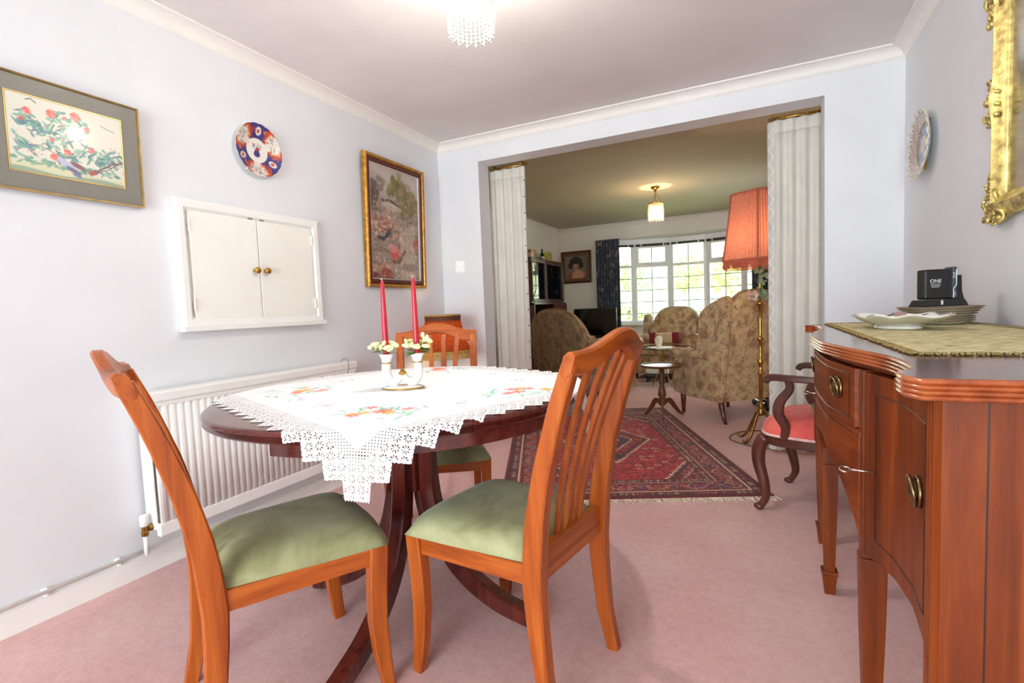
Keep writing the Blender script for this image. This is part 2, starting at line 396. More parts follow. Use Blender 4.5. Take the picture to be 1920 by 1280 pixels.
M['shade_band'] = plain('brown_braid_band', (92, 44, 26), 0.7)
M['gold_fringe'] = plain('gold_fringe', (176, 142, 74), 0.7, var=0.2, vs=90)
M['bead'] = None
def bead_mat():
    m, nt, b = new_mat('crystal_beads'); nt.nodes.remove(b); out = nt.nodes['Material Output']
    tr = nt.nodes.new('ShaderNodeBsdfTransparent'); gl = nt.nodes.new('ShaderNodeBsdfGlossy'); tl = nt.nodes.new('ShaderNodeBsdfTranslucent'); df = nt.nodes.new('ShaderNodeBsdfDiffuse')
    tr.inputs[0].default_value = (1, .97, .92, 1); gl.inputs[0].default_value = (1, 1, 1, 1); gl.inputs['Roughness'].default_value = 0.06
    tl.inputs[0].default_value = df.inputs[0].default_value = (1.0, .95, .86, 1)
    a, c, d = (nt.nodes.new('ShaderNodeMixShader') for _ in range(3))
    a.inputs[0].default_value = .5; nt.links.new(tl.outputs[0], a.inputs[1]); nt.links.new(df.outputs[0], a.inputs[2])
    c.inputs[0].default_value = .12; nt.links.new(tr.outputs[0], c.inputs[1]); nt.links.new(a.outputs[0], c.inputs[2])
    lw = nt.nodes.new('ShaderNodeFresnel'); nt.links.new(lw.outputs[0], d.inputs[0]); nt.links.new(c.outputs[0], d.inputs[1]); nt.links.new(gl.outputs[0], d.inputs[2])
    nt.links.new(d.outputs[0], out.inputs[0]); return m
M['bead'] = bead_mat()
def bulb_mat(name, c, s):
    """pearl bulb: gives off light itself and lets the filament's light out"""
    m, nt, b = new_mat(name); nt.nodes.remove(b); out = nt.nodes['Material Output']
    tr = nt.nodes.new('ShaderNodeBsdfTransparent'); em = nt.nodes.new('ShaderNodeEmission'); ms = nt.nodes.new('ShaderNodeMixShader')
    em.inputs[0].default_value = (*lin(c), 1); em.inputs[1].default_value = s; ms.inputs[0].default_value = .25
    nt.links.new(tr.outputs[0], ms.inputs[1]); nt.links.new(em.outputs[0], ms.inputs[2]); nt.links.new(ms.outputs[0], out.inputs[0]); return m
M['bulb'] = bulb_mat('lit_bulb', (255, 236, 200), 40.0)
M['bulb_soft'] = bulb_mat('lit_bulb_lamp', (255, 226, 170), 70.0)
M['glass'] = glass_thin('window_glass')
M['cab_glass'] = glass_thin('cabinet_glass', (220, 220, 216), 2.2)
M['table_glass'] = glass_thin('green_edged_glass', (196, 226, 212), 1.3)
M['glass_edge'] = plain('glass_edge_green', (52, 96, 80), 0.1, coat=0.5)
M['lead'] = plain('grey_lead_strip', (104, 106, 110), 0.5)
M['linen'] = painted('embroidered_linen', 0.85, 0.0, 0.1, 700, 0.1)
M['lace'] = plain('white_crochet_cotton', (248, 248, 248), 0.85, var=0.01, bmp=0.3, bs=900)
M['rug'] = painted('hand_knotted_wool', 0.95, 0.0, 0.5, 500, 0.15)
M['fringe'] = plain('cream_wool_fringe', (226, 212, 192), 0.9)
M['print'] = painted('print_under_glass', 0.35, 0.9)
M['oil'] = painted('varnished_canvas', 0.4, 0.25, 0.2, 300)
M['plate_paint'] = painted('painted_porcelain', 0.18, 0.6)
M['mat'] = None
def woven():
    m, nt, b = new_mat('woven_runner'); v = coords(nt, (1, 1, 1)); v2 = coords(nt, (26, 90, 26)); v3 = coords(nt, (9, 30, 9))
    f = noise(nt, v2, 1.0, 3, .7); g = noise(nt, v3, 1.4, 3, .6); w = noise(nt, v, 600, 2)
    c = ramp(nt, f, [(0.30, (122, 112, 70)), (0.42, (170, 156, 108)), (0.55, (214, 204, 160)), (0.72, (228, 220, 184))])
    c = mix(nt, ramp(nt, g, [(0.62, 0.0), (0.68, 0.6)]), c, (170, 110, 92)); c = mix(nt, ramp(nt, g, [(0.30, 0.5), (0.36, 0.0)]), c, (124, 134, 96))
    nt.links.new(c, b.inputs['Base Color']); b.inputs['Roughness'].default_value = 0.95; bump(nt, b, mix(nt, .5, w, f), 0.5, 0.004); return m
M['mat'] = woven()
M['mat_fringe'] = plain('olive_fringe', (142, 122, 74), 0.95, var=0.25, vs=200, bmp=0.5, bs=300)
M['foliage'] = plain('garden_leaves', (150, 164, 98), 0.7, var=0.3, vs=3)
M['foliage_y'] = plain('yellow_leaves', (204, 178, 92), 0.7, var=0.25, vs=3)
M['foliage_d'] = plain('dark_green_leaves', (134, 150, 104), 0.7, var=0.3, vs=3)
M['bark'] = plain('bark', (170, 156, 140), 0.9)
M['lawn'] = plain('lawn', (150, 170, 100), 0.9, var=0.2, vs=1)
def hill_mat():
    m, nt, b = new_mat('wooded_hillside'); v = coords(nt); f = noise(nt, v, 0.02, 5, .6); g = noise(nt, v, 0.15, 4, .7)
    c = ramp(nt, f, [(0.42, (86, 108, 84)), (0.5, (120, 134, 100)), (0.62, (138, 146, 116))]); c = mix(nt, 0.4, c, ramp(nt, g, [(.4, (84, 106, 80)), (.6, (130, 142, 108))]))
    nt.links.new(c, b.inputs['Base Color']); b.inputs['Roughness'].default_value = 1.0; return m
M['hill'] = hill_mat()
# ---------------------------------------------------------------- room shell
W = 3.0816; H = 2.40; XL, XR, ZO, T = 0.3773, 2.7023, 2.2183, 0.169
LX0, LX1, LY = -0.80, 3.45, 4.85
BAY = [(-0.06, 4.93), (0.46, 5.21), (1.05, 5.35), (1.63, 5.35), (2.20, 5.21), (2.72, 4.93)]
bm = B(); box(bm, LX0 - .1, LX1 + .1, -6.7, LY, -.1, 0)
prism(bm, [(LX0, LY), (LX1, LY)] + [(x, y + .1) for x, y in BAY[::-1]], -.1, 0.0)
floor = struct('floor', bm, M['carpet'])
bm = B(); box(bm, -.1, 0, -6.7, 0, 0, H); struct('wall_left', bm, M['wall'])
bm = B(); box(bm, W, W + .1, -6.7, 0, 0, H); struct('wall_right', bm, M['wall'])
bm = B(); box(bm, -.1, XL, 0, T, 0, H); box(bm, XR, LX1, 0, T, 0, H); box(bm, XL, XR, 0, T, ZO, H); box(bm, LX0, -.1, 0, T, 0, H); struct('wall_front', bm, M['wall'])
bm = B(); box(bm, -.1, .4, -6.7, -6.6, 0, H); box(bm, 2.9, W + .1, -6.7, -6.6, 0, H); box(bm, .4, 2.9, -6.7, -6.6, 2.12, H); struct('wall_back', bm, M['wall'])
bm = B(); box(bm, -.1, W + .1, -6.7, T / 2, H, H + .12); struct('ceiling', bm, M['ceiling'])
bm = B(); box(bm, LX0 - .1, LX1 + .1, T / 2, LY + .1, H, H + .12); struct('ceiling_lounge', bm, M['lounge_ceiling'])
bm = B(); box(bm, LX0 - .1, LX0, 0, LY, 0, H); struct('wall_lounge_left', bm, M['lounge_wall'])
bm = B(); box(bm, LX1, LX1 + .1, 0, 2.3, 0, H); box(bm, LX1, LX1 + .1, 3.4, LY, 0, H); box(bm, LX1, LX1 + .1, 2.3, 3.4, 0, 1.05); box(bm, LX1, LX1 + .1, 2.3, 3.4, 1.95, H); struct('wall_lounge_right', bm, M['lounge_wall'])  # with an opening for the added window
bm = B(); box(bm, LX0 - .1, BAY[0][0], LY, LY + .1, 0, H); box(bm, BAY[5][0], LX1 + .1, LY, LY + .1, 0, H); box(bm, BAY[0][0], BAY[5][0], LY, LY + .1, 2.145, H)
struct('wall_lounge_far', bm, M['lounge_wall'])
def off(p, d):
    c = Vector((1.33, 4.2)); v = (Vector(p) - c).normalized(); return (p[0] + v.x * d, p[1] + v.y * d)
bm = B()
for a, b in zip(BAY[:-1], BAY[1:]):
    prism(bm, [off(a, .02), off(b, .02), off(b, .14), off(a, .14)], 0, .69)
struct('wall_bay', bm, M['lounge_wall'])
bm = B(); prism(bm, [(BAY[0][0] - .05, LY + .03)] + [off(p, .16) for p in BAY] + [(BAY[5][0] + .05, LY + .03)], 2.150, 2.27); struct('ceiling_bay', bm, M['cove'])
bm = B()
ins = [off(p, -.17) for p in BAY]
prism(bm, [off(p, .02) for p in BAY] + ins[::-1], .685, .715); struct('trim_7', bm, M['gloss_white'])   # window board of the bay

def cove(name, pts_fn, m):
    prof = [(0, 2.338), (.004, 2.338), (.010, 2.346)] + [(.0736 - .0616 * math.cos(a) , 2.346 + (2.392 - 2.346) * (math.sin(a))) for a in np.linspace(0.05, PI / 2 - .02, 8)] + [(.0736, 2.394), (.0736, 2.4), (0, 2.4)]
    bm = B(); loft(bm, [[pts_fn(d, z, e) for d, z in prof] for e in (0, 1)]); struct(name, bm, m, autosmooth=0.6)
cove('trim_1', lambda d, z, e: (d, -6.6 if e == 0 else -d, z), M['cove'])
cove('trim_2', lambda d, z, e: (d if e == 0 else W - d, -d, z), M['cove'])
cove('trim_3', lambda d, z, e: (W - d, -6.6 if e == 0 else -d, z), M['cove'])
cove('trim_4', lambda d, z, e: (LX0 + d, T if e == 0 else LY - d, z), M['cove'])
cove('trim_5', lambda d, z, e: (LX0 + d if e == 0 else LX1 - d, LY - d, z), M['cove'])
cove('trim_6', lambda d, z, e: (LX1 - d, T if e == 0 else LY - d, z), M['cove'])
def skirting(name, a, b, n):
    bm = B(); prof = [(0, 0), (.015, 0), (.015, .078), (.012, .088), (.006, .094), (0, .097)]
    a, b, n = Vector(a), Vector(b), Vector(n)
    loft(bm, [[tuple(Vector((p.x, p.y, 0)) + Vector((n.x * d, n.y * d, z))) for d, z in prof] for p in (a, b)]); struct(name, bm, M['gloss_white'])
skirting('baseboard_left', (0, -6.6), (0, 0), (1, 0))
skirting('baseboard_right', (W, -6.6), (W, 0), (-1, 0))
skirting('baseboard_front_left', (0, 0), (XL, 0), (0, -1))
skirting('baseboard_front_right', (XR, 0), (W, 0), (0, -1))
skirting('baseboard_lounge_far', (LX0, LY), (BAY[0][0], LY), (0, -1))
skirting('baseboard_lounge_left', (LX0, T), (LX0, LY), (1, 0))
# heating pipe clipped along the top of the skirting
pipe = None
bm = B(); tube(bm, [(.021, -6.5, .105), (.021, -2.36, .105)], .0075, 8)
o = obj('heating_pipe', bm, M['gloss_white'], smooth=True)
tag(o, 'thin white heating pipe clipped along the top of the skirting below the hatch wall', 'pipe')
for y in (-2.47, -2.70, -2.95):
    bm = B(); tube(bm, [(.010, y - .006, .105), (.010, y + .006, .105)], .0125, 8); box(bm, .002, .026, y - .004, y + .004, .088, .098); obj('pipe_clip', bm, M['gloss_white'], o)

# ---------------------------------------------------------------- bay window: five facets
def facet(n, A, Bp, casement):
    A = Vector((*A, 0)); Bp = Vector((*Bp, 0)); L = (Bp - A).length; ang = math.atan2(Bp.y - A.y, Bp.x - A.x)
    r = bpy.data.objects.new('window_%d' % n, None); COL.objects.link(r); r.location = A; r.rotation_euler = (0, 0, ang); r['kind'] = 'structure'
    z0, z1, zt = .715, 2.15, 1.69
    bm = B(); j = .05
    box(bm, 0, j, -.03, .05, z0, z1); box(bm, L - j, L, -.03, .05, z0, z1); box(bm, j, L - j, -.03, .05, z0, z0 + .05); box(bm, j, L - j, -.03, .05, z1 - .12, z1)
    box(bm, j, L - j, -.026, .046, zt - .022, zt + .022)
    obj('window_frame', bm, M['upvc'], r, bevel=.004)
    tx0, tx1, tz0, tz1 = j, L - j, zt + .022, z1 - .12
    if casement:
        bm = B(); w = .038
        for q in ((tx0, tx1, tz0, tz0 + w), (tx0, tx1, tz1 - w, tz1), (tx0, tx0 + w, tz0 + w, tz1 - w), (tx1 - w, tx1, tz0 + w, tz1 - w)): box(bm, q[0], q[1], -.045, .03, q[2], q[3])
        c = obj('casement', bm, M['upvc'], r, bevel=.005)
        bm = B(); box(bm, L / 2 - .03, L / 2 + .03, -.062, -.046, tz0 + .008, tz0 + .026); box(bm, L / 2 - .045, L / 2 + .02, -.082, -.062, tz0 + .010, tz0 + .024); obj('window_handle', bm, M['chrome'], c, bevel=.003)
        tx0 += w; tx1 -= w; tz0 += w; tz1 -= w
    for (x0, x1, a, b) in ((tx0, tx1, tz0, tz1), (j, L - j, z0 + .05, zt - .022)):
        bm = B(); box(bm, x0, x1, .008, .012, a, b); obj('window_pane', bm, M['glass'], r)
    bm = B(); lw = .0058
    box(bm, L / 2 - lw, L / 2 + lw, .003, .017, z0 + .05, zt - .022); box(bm, L / 2 - lw, L / 2 + lw, .003, .017, tz0, tz1)
    for z in (1.48, 1.28, 1.08, .88): box(bm, j, L - j, .003, .017, z - lw, z + lw)
    obj('lead_strip', bm, M['lead'], r)
for i in range(5): facet(i + 1, BAY[i], BAY[i + 1], i in (1, 3))
# raised venetian blinds
for i in range(5):
    A, Bp = Vector((*off(BAY[i], -.05), 0)), Vector((*off(BAY[i + 1], -.05), 0)); L = (Bp - A).length
    t = thing('venetian_blind', ['', '', '', '', ''][i] or ['raised venetian blind at the top of the window facet by the navy curtain', 'raised venetian blind above the opening casement left of the middle facet', 'raised venetian blind above the middle facet of the bay', 'raised venetian blind above the window facet beside the pink lampshade', 'raised venetian blind at the end facet behind the pink lampshade'][i], 'blind', A, math.atan2(Bp.y - A.y, Bp.x - A.x), 'raised blinds in the bay window')
    bm = B(); box(bm, .01, L - .01, -.014, .014, 2.060, 2.143); obj('headrail', bm, M['upvc'], t)
    bm = B()
    for k in range(7): box(bm, .015, L - .015, -.014, .012, 2.020 + k * .0058, 2.0235 + k * .0058)
    s = obj('slat_stack', bm, plain('dark_olive_slat', (70, 64, 46), 0.5) if i == 0 else bpy.data.materials['dark_olive_slat'], t); s['kind'] = 'stuff'
    for k, x in enumerate((.11, L - .11)):
        bm = B(); box(bm, x - .009, x + .009, -.018, -.0145, 2.012, 2.064); obj('tape', bm, M['upvc'], t)
    if i in (1, 2, 3):
        bm = B(); tube(bm, [(L - .07, -.022, 2.12), (L - .07, -.022, 1.33)], .0035, 6); obj('wand', bm, M['upvc'], t)

# ---------------------------------------------------------------- patio window behind the camera
r = bpy.data.objects.new('window_6', None); COL.objects.link(r); r['kind'] = 'structure'; r.location = (1.65, -6.65, 0)
bm = B()
for x in (-1.25, -.03, 1.19): box(bm, x, x + .06, -.03, .03, .0, 2.12)
box(bm, -1.19, 1.19, -.03, .03, 0, .08); box(bm, -1.19, 1.19, -.03, .03, 2.05, 2.12)
obj('window_frame', bm, M['upvc'], r, bevel=.004)
for x0, x1 in ((-1.19, -.03), (.03, 1.19)):
    bm = B(); box(bm, x0, x1, -.003, .003, .08, 2.05); obj('window_pane', bm, M['glass'], r)

# unseen window added in the right wall for more daylight in the sitting room
r = bpy.data.objects.new('window_7', None); COL.objects.link(r); r['kind'] = 'structure'; r.location = (LX1 + .05, 2.85, 0)
bm = B()
for y in (-.55, -.03, .49): box(bm, -.03, .03, y, y + .06, 1.05, 1.95)
box(bm, -.03, .03, -.49, .49, 1.05, 1.11); box(bm, -.03, .03, -.49, .49, 1.89, 1.95)
obj('window_frame', bm, M['upvc'], r, bevel=.004)
for y0, y1 in ((-.49, -.03), (.03, .49)):
    bm = B(); box(bm, -.003, .003, y0, y1, 1.11, 1.89); obj('window_pane', bm, M['glass'], r)
# ---------------------------------------------------------------- dining chairs
def stile_y(z):
    return float(np.interp(z, [0, .12, .25, .36, .46, .55, .66, .77, .86, .95], [-.436, -.409, -.396, -.392, -.398, -.410, -.434, -.466, -.496, -.532]))
def rear_x(z): return float(np.interp(z, [0, .4, .95], [.176, .181, .190]))
def make_chair(label):
    t = thing('dining_chair', label, 'chair', group='matching green seated dining chairs')
    for s in (-1, 1):
        bm = B(); zs = [0, .06, .12, .2, .28, .36, .42, .48, .54, .60, .66, .72, .78, .84, .90, .925]
        w = [np.interp(z, [0, .2, .4, .6, .95], [.030, .036, .042, .040, .034]) for z in zs]
        d = [np.interp(z, [0, .2, .4, .55, .75, .95], [.036, .048, .058, .052, .043, .034]) for z in zs]
        bar(bm, [(s * rear_x(z), stile_y(z), z) for z in zs], [float(q) for q in w], [float(q) for q in d], up=(0, 1, 0), round_=.22)
        obj('rear_leg_post', bm, M['chair_z'], t, autosmooth=0.5)
        bm = B(); zs = [0, .05, .12, .2, .28, .36, .412]
        yc = [.008, .002, -.006, -.010, -.008, -.003, 0]; dd = [.034, .038, .044, .048, .050, .052, .052]; xx = [.213, .211, .208, .206, .206, .207, .208]
        bar(bm, [(s * xx[i], yc[i], z) for i, z in enumerate(zs)], [.030, .032, .034, .037, .039, .041, .041], dd, up=(0, 1, 0), round_=.22)
        obj('front_leg', bm, M['chair_z'], t, autosmooth=0.5)
        bm = B(); bar(bm, [(s * .206, -.024, .387), (s * .183, -.372, .387)], .022, .052, round_=.15); obj('side_rail', bm, M['chair_y'], t)
    bm = B(); bar(bm, [(-.190, -.003, .387), (.190, -.003, .387)], .022, .05, round_=.15); obj('front_rail', bm, M['chair_x'], t)
    bm = B(); bar(bm, [(-.165, -.395, .405), (.165, -.395, .405)], .026, .085, round_=.15); obj('rear_rail', bm, M['chair_x'], t)
    # arched crest rail, bowed backwards
    bm = B(); rings = []
    for k in range(25):
        u = -1 + k / 12; a = abs(u)
        bump_ = .5 * (1 + math.cos(PI * min(1, a / .86)))
        zt = .951 + .044 * bump_; zb = .893 + .046 * .5 * (1 + math.cos(PI * min(1, a / .80)))
        yb = -.026 * (1 - u * u); th = .030; x = .209 * u
        tilt = .3
        def sec(z, dy): return (x, stile_y(.925) + yb - (z - .925) * tilt + dy, z)
        c = .006 if a < .99 else .010
        rings.append([sec(zb, -th / 2 + c), sec(zb, th / 2 - c), sec(zb + c, th / 2), sec(zt - c, th / 2), sec(zt, th / 2 - c), sec(zt, -th / 2 + c), sec(zt - c, -th / 2), sec(zb + c, -th / 2)])
    loft(bm, rings); obj('crest_rail', bm, M['chair_x'], t, autosmooth=0.6)
    for i, (xb, xt) in enumerate(((-.062, -.108), (-.021, -.037), (.021, .037), (.062, .108))):
        bm = B(); pts = []; 
        for k in range(12):
            f = k / 11; z = .44 + f * (.93 - .44); bow = -.020 * math.sin(PI * f) * 0 - .024 * f * (1 - (xt / .209) ** 2)
            pts.append((xb + (xt - xb) * f ** 1.3, stile_y(z) + .008 + bow, z))
        bar(bm, pts, [.017 + .010 * k / 11 for k in range(12)], .013, up=(0, 1, 0), round_=.35); obj('splat', bm, M['chair_z'], t, autosmooth=0.6)
    # domed seat pad
    n = 22; bm = B(); V = {}
    for top in (1, 0):
        for i in range(n + 1):
            for j in range(n + 1):
                u, v = -1 + 2 * i / n, j / n
                half = (.232 + (.182 - .232) * v ** 1.1); fy = .052 - .030 * abs(u) ** 3.0 * 1.0
                ry = -.388
                e = max(abs(u), abs(2 * v - 1) if v > .5 else abs(2 * v - 1)); rim = (1 - abs(u) ** 5) * (1 - abs(2 * v - 1) ** 6)
                x = half * math.copysign(abs(u) ** .92, u); y = fy + (ry - fy) * v
                z = .411 + (.026 * rim ** .28 + .040 * rim ** .9 if top else 0.0)
                if top and rim <= 0: z = .414
                if not top: x *= .985; 
                V[top, i, j] = bm.verts.new((x, y, z))
    for top in (1, 0):
        for i in range(n):
            for j in range(n): bm.faces.new((V[top, i, j], V[top, i + 1, j], V[top, i + 1, j + 1], V[top, i, j + 1]))
    for i in range(n):
        for a, b in (((i, 0), (i + 1, 0)), ((i, n), (i + 1, n)), ((0, i), (0, i + 1)), ((n, i), (n, i + 1))):
            bm.faces.new((V[1, a[0], a[1]], V[1, b[0], b[1]], V[0, b[0], b[1]], V[0, a[0], a[1]]))
    obj('seat_pad', bm, M['green_velvet'], t, smooth=True)
    return t
def pose(o, x, y, th): o.location = (x, y, 0); o.rotation_euler = (0, 0, th - PI / 2)
chair = make_chair('green seated wooden dining chair in front of the sideboard, slatted back turned towards the camera')
pose(chair, 1.468, -2.170, 2.973)
c2 = copy_tree(chair); c2['label'] = 'green seated dining chair seen side-on beside the radiator, tall curved back at left'
pose(c2, 1.185, -2.376, 1.104)
c3 = copy_tree(chair); c3['label'] = 'dining chair beyond the table, slatted back in front of the small lit lamp'
pose(c3, 1.1705 - .531 * .14, -1.889 + .847 * .14, -1.01)

# ---------------------------------------------------------------- dining table
TC = Vector((1.163, -2.037, 0)); TH = .775; TR = (.640, .654)          # nearly round oval
TG = math.radians(-36.8)                                              # direction of the joint between the two halves
tbl = thing('dining_table', 'dark red mahogany oval pedestal dining table under the white lace cloth', 'table', TC)
def rim(a, k=0.0): return (TR[0] + k) * math.cos(a), (TR[1] + k) * math.sin(a)
prof = [(-.09, .737), (-.020, .737), (-.006, .740), (-.001, .745), (-.008, .750), (-.010, .7535), (-.002, .757), (.001, .762), (0, .768), (-.005, .773), (-.013, .775)]
for s in (0, 1):
    a0 = TG + s * PI; bm = B(); n = 64; gap = .0009
    A = [a0 + PI * k / n for k in range(n + 1)]; nrm = Vector((-math.sin(a0), math.cos(a0))) * gap
    rows = [[bm.verts.new((rim(a, o_)[0] + nrm.x, rim(a, o_)[1] + nrm.y, z)) for a in A] for o_, z in prof]
    for i in range(len(rows) - 1):
        for k in range(n): bm.faces.new((rows[i][k], rows[i][k + 1], rows[i + 1][k + 1], rows[i + 1][k]))
    bm.faces.new(rows[-1]); bm.faces.new(rows[0][::-1]); bm.faces.new([r[0] for r in rows] + []); bm.faces.new([r[-1] for r in rows][::-1])
    obj('tabletop_half', bm, M['table_x'], tbl, autosmooth=0.7)
    # apron: curved rail set in under each half
    bm = B(); rr = []
    for k in range(33):
        a = a0 + math.radians(.4) + math.radians(49) * k / 32
        (xo, yo), (xi, yi) = rim(a, -.022), rim(a, -.050)
        rr.append([(xi, yi, .700), (xo, yo, .700), (xo, yo, .738), (xi, yi, .738)])
    mir = [[(c_ * math.cos(2 * (a0 + PI / 2)) + d_ * math.sin(2 * (a0 + PI / 2)), c_ * math.sin(2 * (a0 + PI / 2)) - d_ * math.cos(2 * (a0 + PI / 2)), e_) for c_, d_, e_ in r] for r in rr]
    for q_ in (rr, mir):
        bm = B(); loft(bm, q_); obj('apron', bm, M['table_x'], tbl, autosmooth=0.5)
PC = Vector((1.235, -2.125, 0)) - TC
bm = B()
for a in (TG + PI / 2, TG): bar(bm, [(PC.x + .36 * s * math.cos(a), PC.y + .36 * s * math.sin(a), .715) for s in (-1, 1)], .07, .042)
obj('bearer', bm, M['table_x'], tbl, bevel=.003)
for k in range(4):
    a = math.radians(6 + 90 * k); ca, sa = math.cos(a), math.sin(a)
    prf = smooth_pts([(.055, .70), (.056, .60), (.060, .50), (.072, .40), (.100, .30), (.152, .205), (.225, .130), (.315, .075), (.400, .045), (.455, .032)], 4)
    d = [float(np.interp(i / (len(prf) - 1), [0, .3, .6, .9, 1], [.070, .066, .066, .056, .050])) for i in range(len(prf))]
    bm = B()
    rings = []
    for i, (r, z) in enumerate(prf):
        p0 = prf[max(i - 1, 0)]; p1 = prf[min(i + 1, len(prf) - 1)]; tx, tz = p1[0] - p0[0], p1[1] - p0[1]; l_ = math.hypot(tx, tz); tx /= l_; tz /= l_
        nx, nz = -tz, tx; h = d[i] / 2; w = .025; c = .006
        sec = [(w, -h + c), (w, h - c), (w - c, h), (-w + c, h), (-w, h - c), (-w, -h + c), (-w + c, -h), (w - c, -h)]
        rings.append([(PC.x + ca * (r + nx * v) - sa * q, PC.y + sa * (r + nx * v) + ca * q, max(.004, z + nz * v)) for q, v in sec])
    loft(bm, rings); obj('leg', bm, M['table_z'], tbl, autosmooth=0.5)
bm = B(); box(bm, PC.x - .045, PC.x + .045, PC.y - .045, PC.y + .045, .44, .70); obj('pedestal_block', bm, M['table_z'], tbl, bevel=.004)

# ---------------------------------------------------------------- embroidered lace cloth
D1 = np.array([.9325, -.3612]); D2 = np.array([.3612, .9325]); NC = np.array([1.543, -2.787]) + .018 * D1 - .018 * D2; S1, S2 = 1.30, 1.20
TILE, PZ = .027, .072
def cloth_grid(q):
    nu, nv = int(S1 / q), int(S2 / q)
    UU, VV = np.meshgrid(np.arange(nu + 1) * S1 / nu, np.arange(nv + 1) * S2 / nv, indexing='ij')     # u along -D1 from the near corner, v along D2
    PX = NC[0] - UU * D1[0] + VV * D2[0] - TC.x; PY = NC[1] - UU * D1[1] + VV * D2[1] - TC.y
    ang = np.arctan2(PY / TR[1], PX / TR[0]); r_ = np.hypot(PX, PY); R_ = np.hypot(TR[0] * np.cos(ang), TR[1] * np.sin(ang))
    ex = np.maximum(r_ - R_, 0); cd = PX / r_, PY / r_
    fold = .006 * np.sin(ang * 23) * np.clip(ex / .12, 0, 1)
    rad = np.where(ex > 0, R_ + .004 + np.minimum(ex, .012) * .4 + fold + .01 * np.clip(ex / .1, 0, 1), r_)
    ZZ = TH + .0022 - np.maximum(ex - .006, 0) * .99 + .0008 * np.sin(UU * 90) * np.sin(VV * 80) * (ex == 0)
    V = np.stack([TC.x + cd[0] * rad, TC.y + cd[1] * rad, ZZ], -1)
    uc = (UU[:-1, :-1] + UU[1:, 1:]) / 2; vc = (VV[:-1, :-1] + VV[1:, 1:]) / 2
    return nu, nv, UU, VV, PX, PY, V, uc, vc
def cloth_edge(uc, vc):
    e_u = np.minimum(uc, S1 - uc); e_v = np.minimum(vc, S2 - vc); return e_u, e_v, np.minimum(e_u, e_v)
# crochet border: fine grid with real holes; lattice at 45 degrees, stepped outline
nu, nv, UU, VV, PX, PY, VL, uc, vc = cloth_grid(.0021)
e_u, e_v, edge = cloth_edge(uc, vc)
lu = (uc + vc) / math.sqrt(2); lv = (uc - vc) / math.sqrt(2)
along = np.where(e_u < e_v, vc, uc)
saw = 1 - 2 * np.abs((((along - .056) / PZ) % 1) - .5); saw = np.where(along < .056, 0, saw)
cut = saw * .034 + .0022 * (1 + np.sin(along * 700)) * .5
inside = (edge > cut) & (e_u + e_v > .056 + .003 * np.sin((e_u - e_v) * 500))
net = (edge > .082) & (edge < .114); lace = edge <= .082
fu, fv = (lu / TILE) % 1 - .5, (lv / TILE) % 1 - .5
rr_, aa = np.hypot(fu, fv), np.arctan2(fv, fu)
hole = (rr_ > .15) & (rr_ < .43) & (np.sin(aa * 8) > .1 + .5 * np.abs(rr_ - .3) / .15) & (np.maximum(np.abs(fu), np.abs(fv)) < .44)
nh = (((lu / .0075) % 1) < .42) & (((lv / .0075) % 1) < .42)
keepL = inside & (edge <= .118) & ~((lace & hole & (edge > cut + .006) & (e_u + e_v > .064)) | (net & nh))
FL = grid_faces(nu + 1, nv + 1)[keepL.ravel()]
# plain linen centre
nu, nv, UU, VV, PX, PY, V, uc, vc = cloth_grid(.0042)
keepC = cloth_edge(uc, vc)[2] > .1145
FC = grid_faces(nu + 1, nv + 1)[keepC.ravel()]
# embroidery painted on the linen (world positions on the table top)
colr = np.ones((nu + 1, nv + 1, 3)) * np.array(lin((246, 246, 247)))
WX, WY = PX + TC.x, PY + TC.y
def stitch(x, y, rx, ry, rot, rgb, k=.75):
    dx, dy = WX - x, WY - y; c, s = math.cos(rot), math.sin(rot)
    d = np.sqrt(((dx * c + dy * s) / rx) ** 2 + ((-dx * s + dy * c) / ry) ** 2)
    m = (np.clip((1 - d) / .3 + .4, 0, 1) * k)[..., None]; colr[:] = colr * (1 - m) + np.array(lin(rgb)) * m
rs = random.Random(3)
for (x, y) in ((.795, -2.206), (1.368, -2.417), (1.613, -2.029), (.981, -1.526)):
    for k in range(26):
        a = rs.uniform(0, 2 * PI); rr2 = rs.uniform(.02, .13)
        stitch(x + rr2 * math.cos(a), y + rr2 * math.sin(a), rs.uniform(.018, .035), .005, rs.uniform(0, PI), rs.choice([(90, 190, 140), (120, 200, 160), (110, 180, 190)]))
    for k in range(9):
        a = rs.uniform(0, 2 * PI); rr2 = rs.uniform(.0, .11); fx, fy = x + rr2 * math.cos(a), y + rr2 * math.sin(a); c_ = rs.choice([(240, 96, 80), (244, 130, 110), (246, 170, 70), (236, 80, 90)])
        for p in range(6):
            b_ = p * PI / 3; stitch(fx + .013 * math.cos(b_), fy + .013 * math.sin(b_), .011, .006, b_, c_, .85)
        stitch(fx, fy, .005, .005, 0, (250, 200, 80))
for (x, y) in ((1.114, -2.402), (1.526, -2.257), (.763, -1.944), (1.30, -1.62), (.95, -2.33), (1.50, -1.80)):
    for k in range(9):
        a = rs.uniform(0, 2 * PI); rr2 = rs.uniform(0, .05)
        stitch(x + rr2 * math.cos(a), y + rr2 * math.sin(a), .014, .005, rs.uniform(0, PI), rs.choice([(200, 150, 210), (220, 160, 200), (150, 200, 180)]), .6)
cl = thing('tablecloth', 'white linen tablecloth with embroidered flowers and stepped crochet lace border', 'tablecloth', (0, 0, 0))
def sub(name, Vg, f, m, col):
    used = np.unique(f); remap = np.zeros(Vg.shape[0] * Vg.shape[1], int); remap[used] = np.arange(len(used))
    return np_mesh(name, Vg.reshape(-1, 3)[used], remap[f], m, cl, col.reshape(-1, 3)[used] if col is not None else None)
sub('linen_centre', V, FC, M['linen'], colr)
sub('lace_border', VL, FL, M['lace'], None)

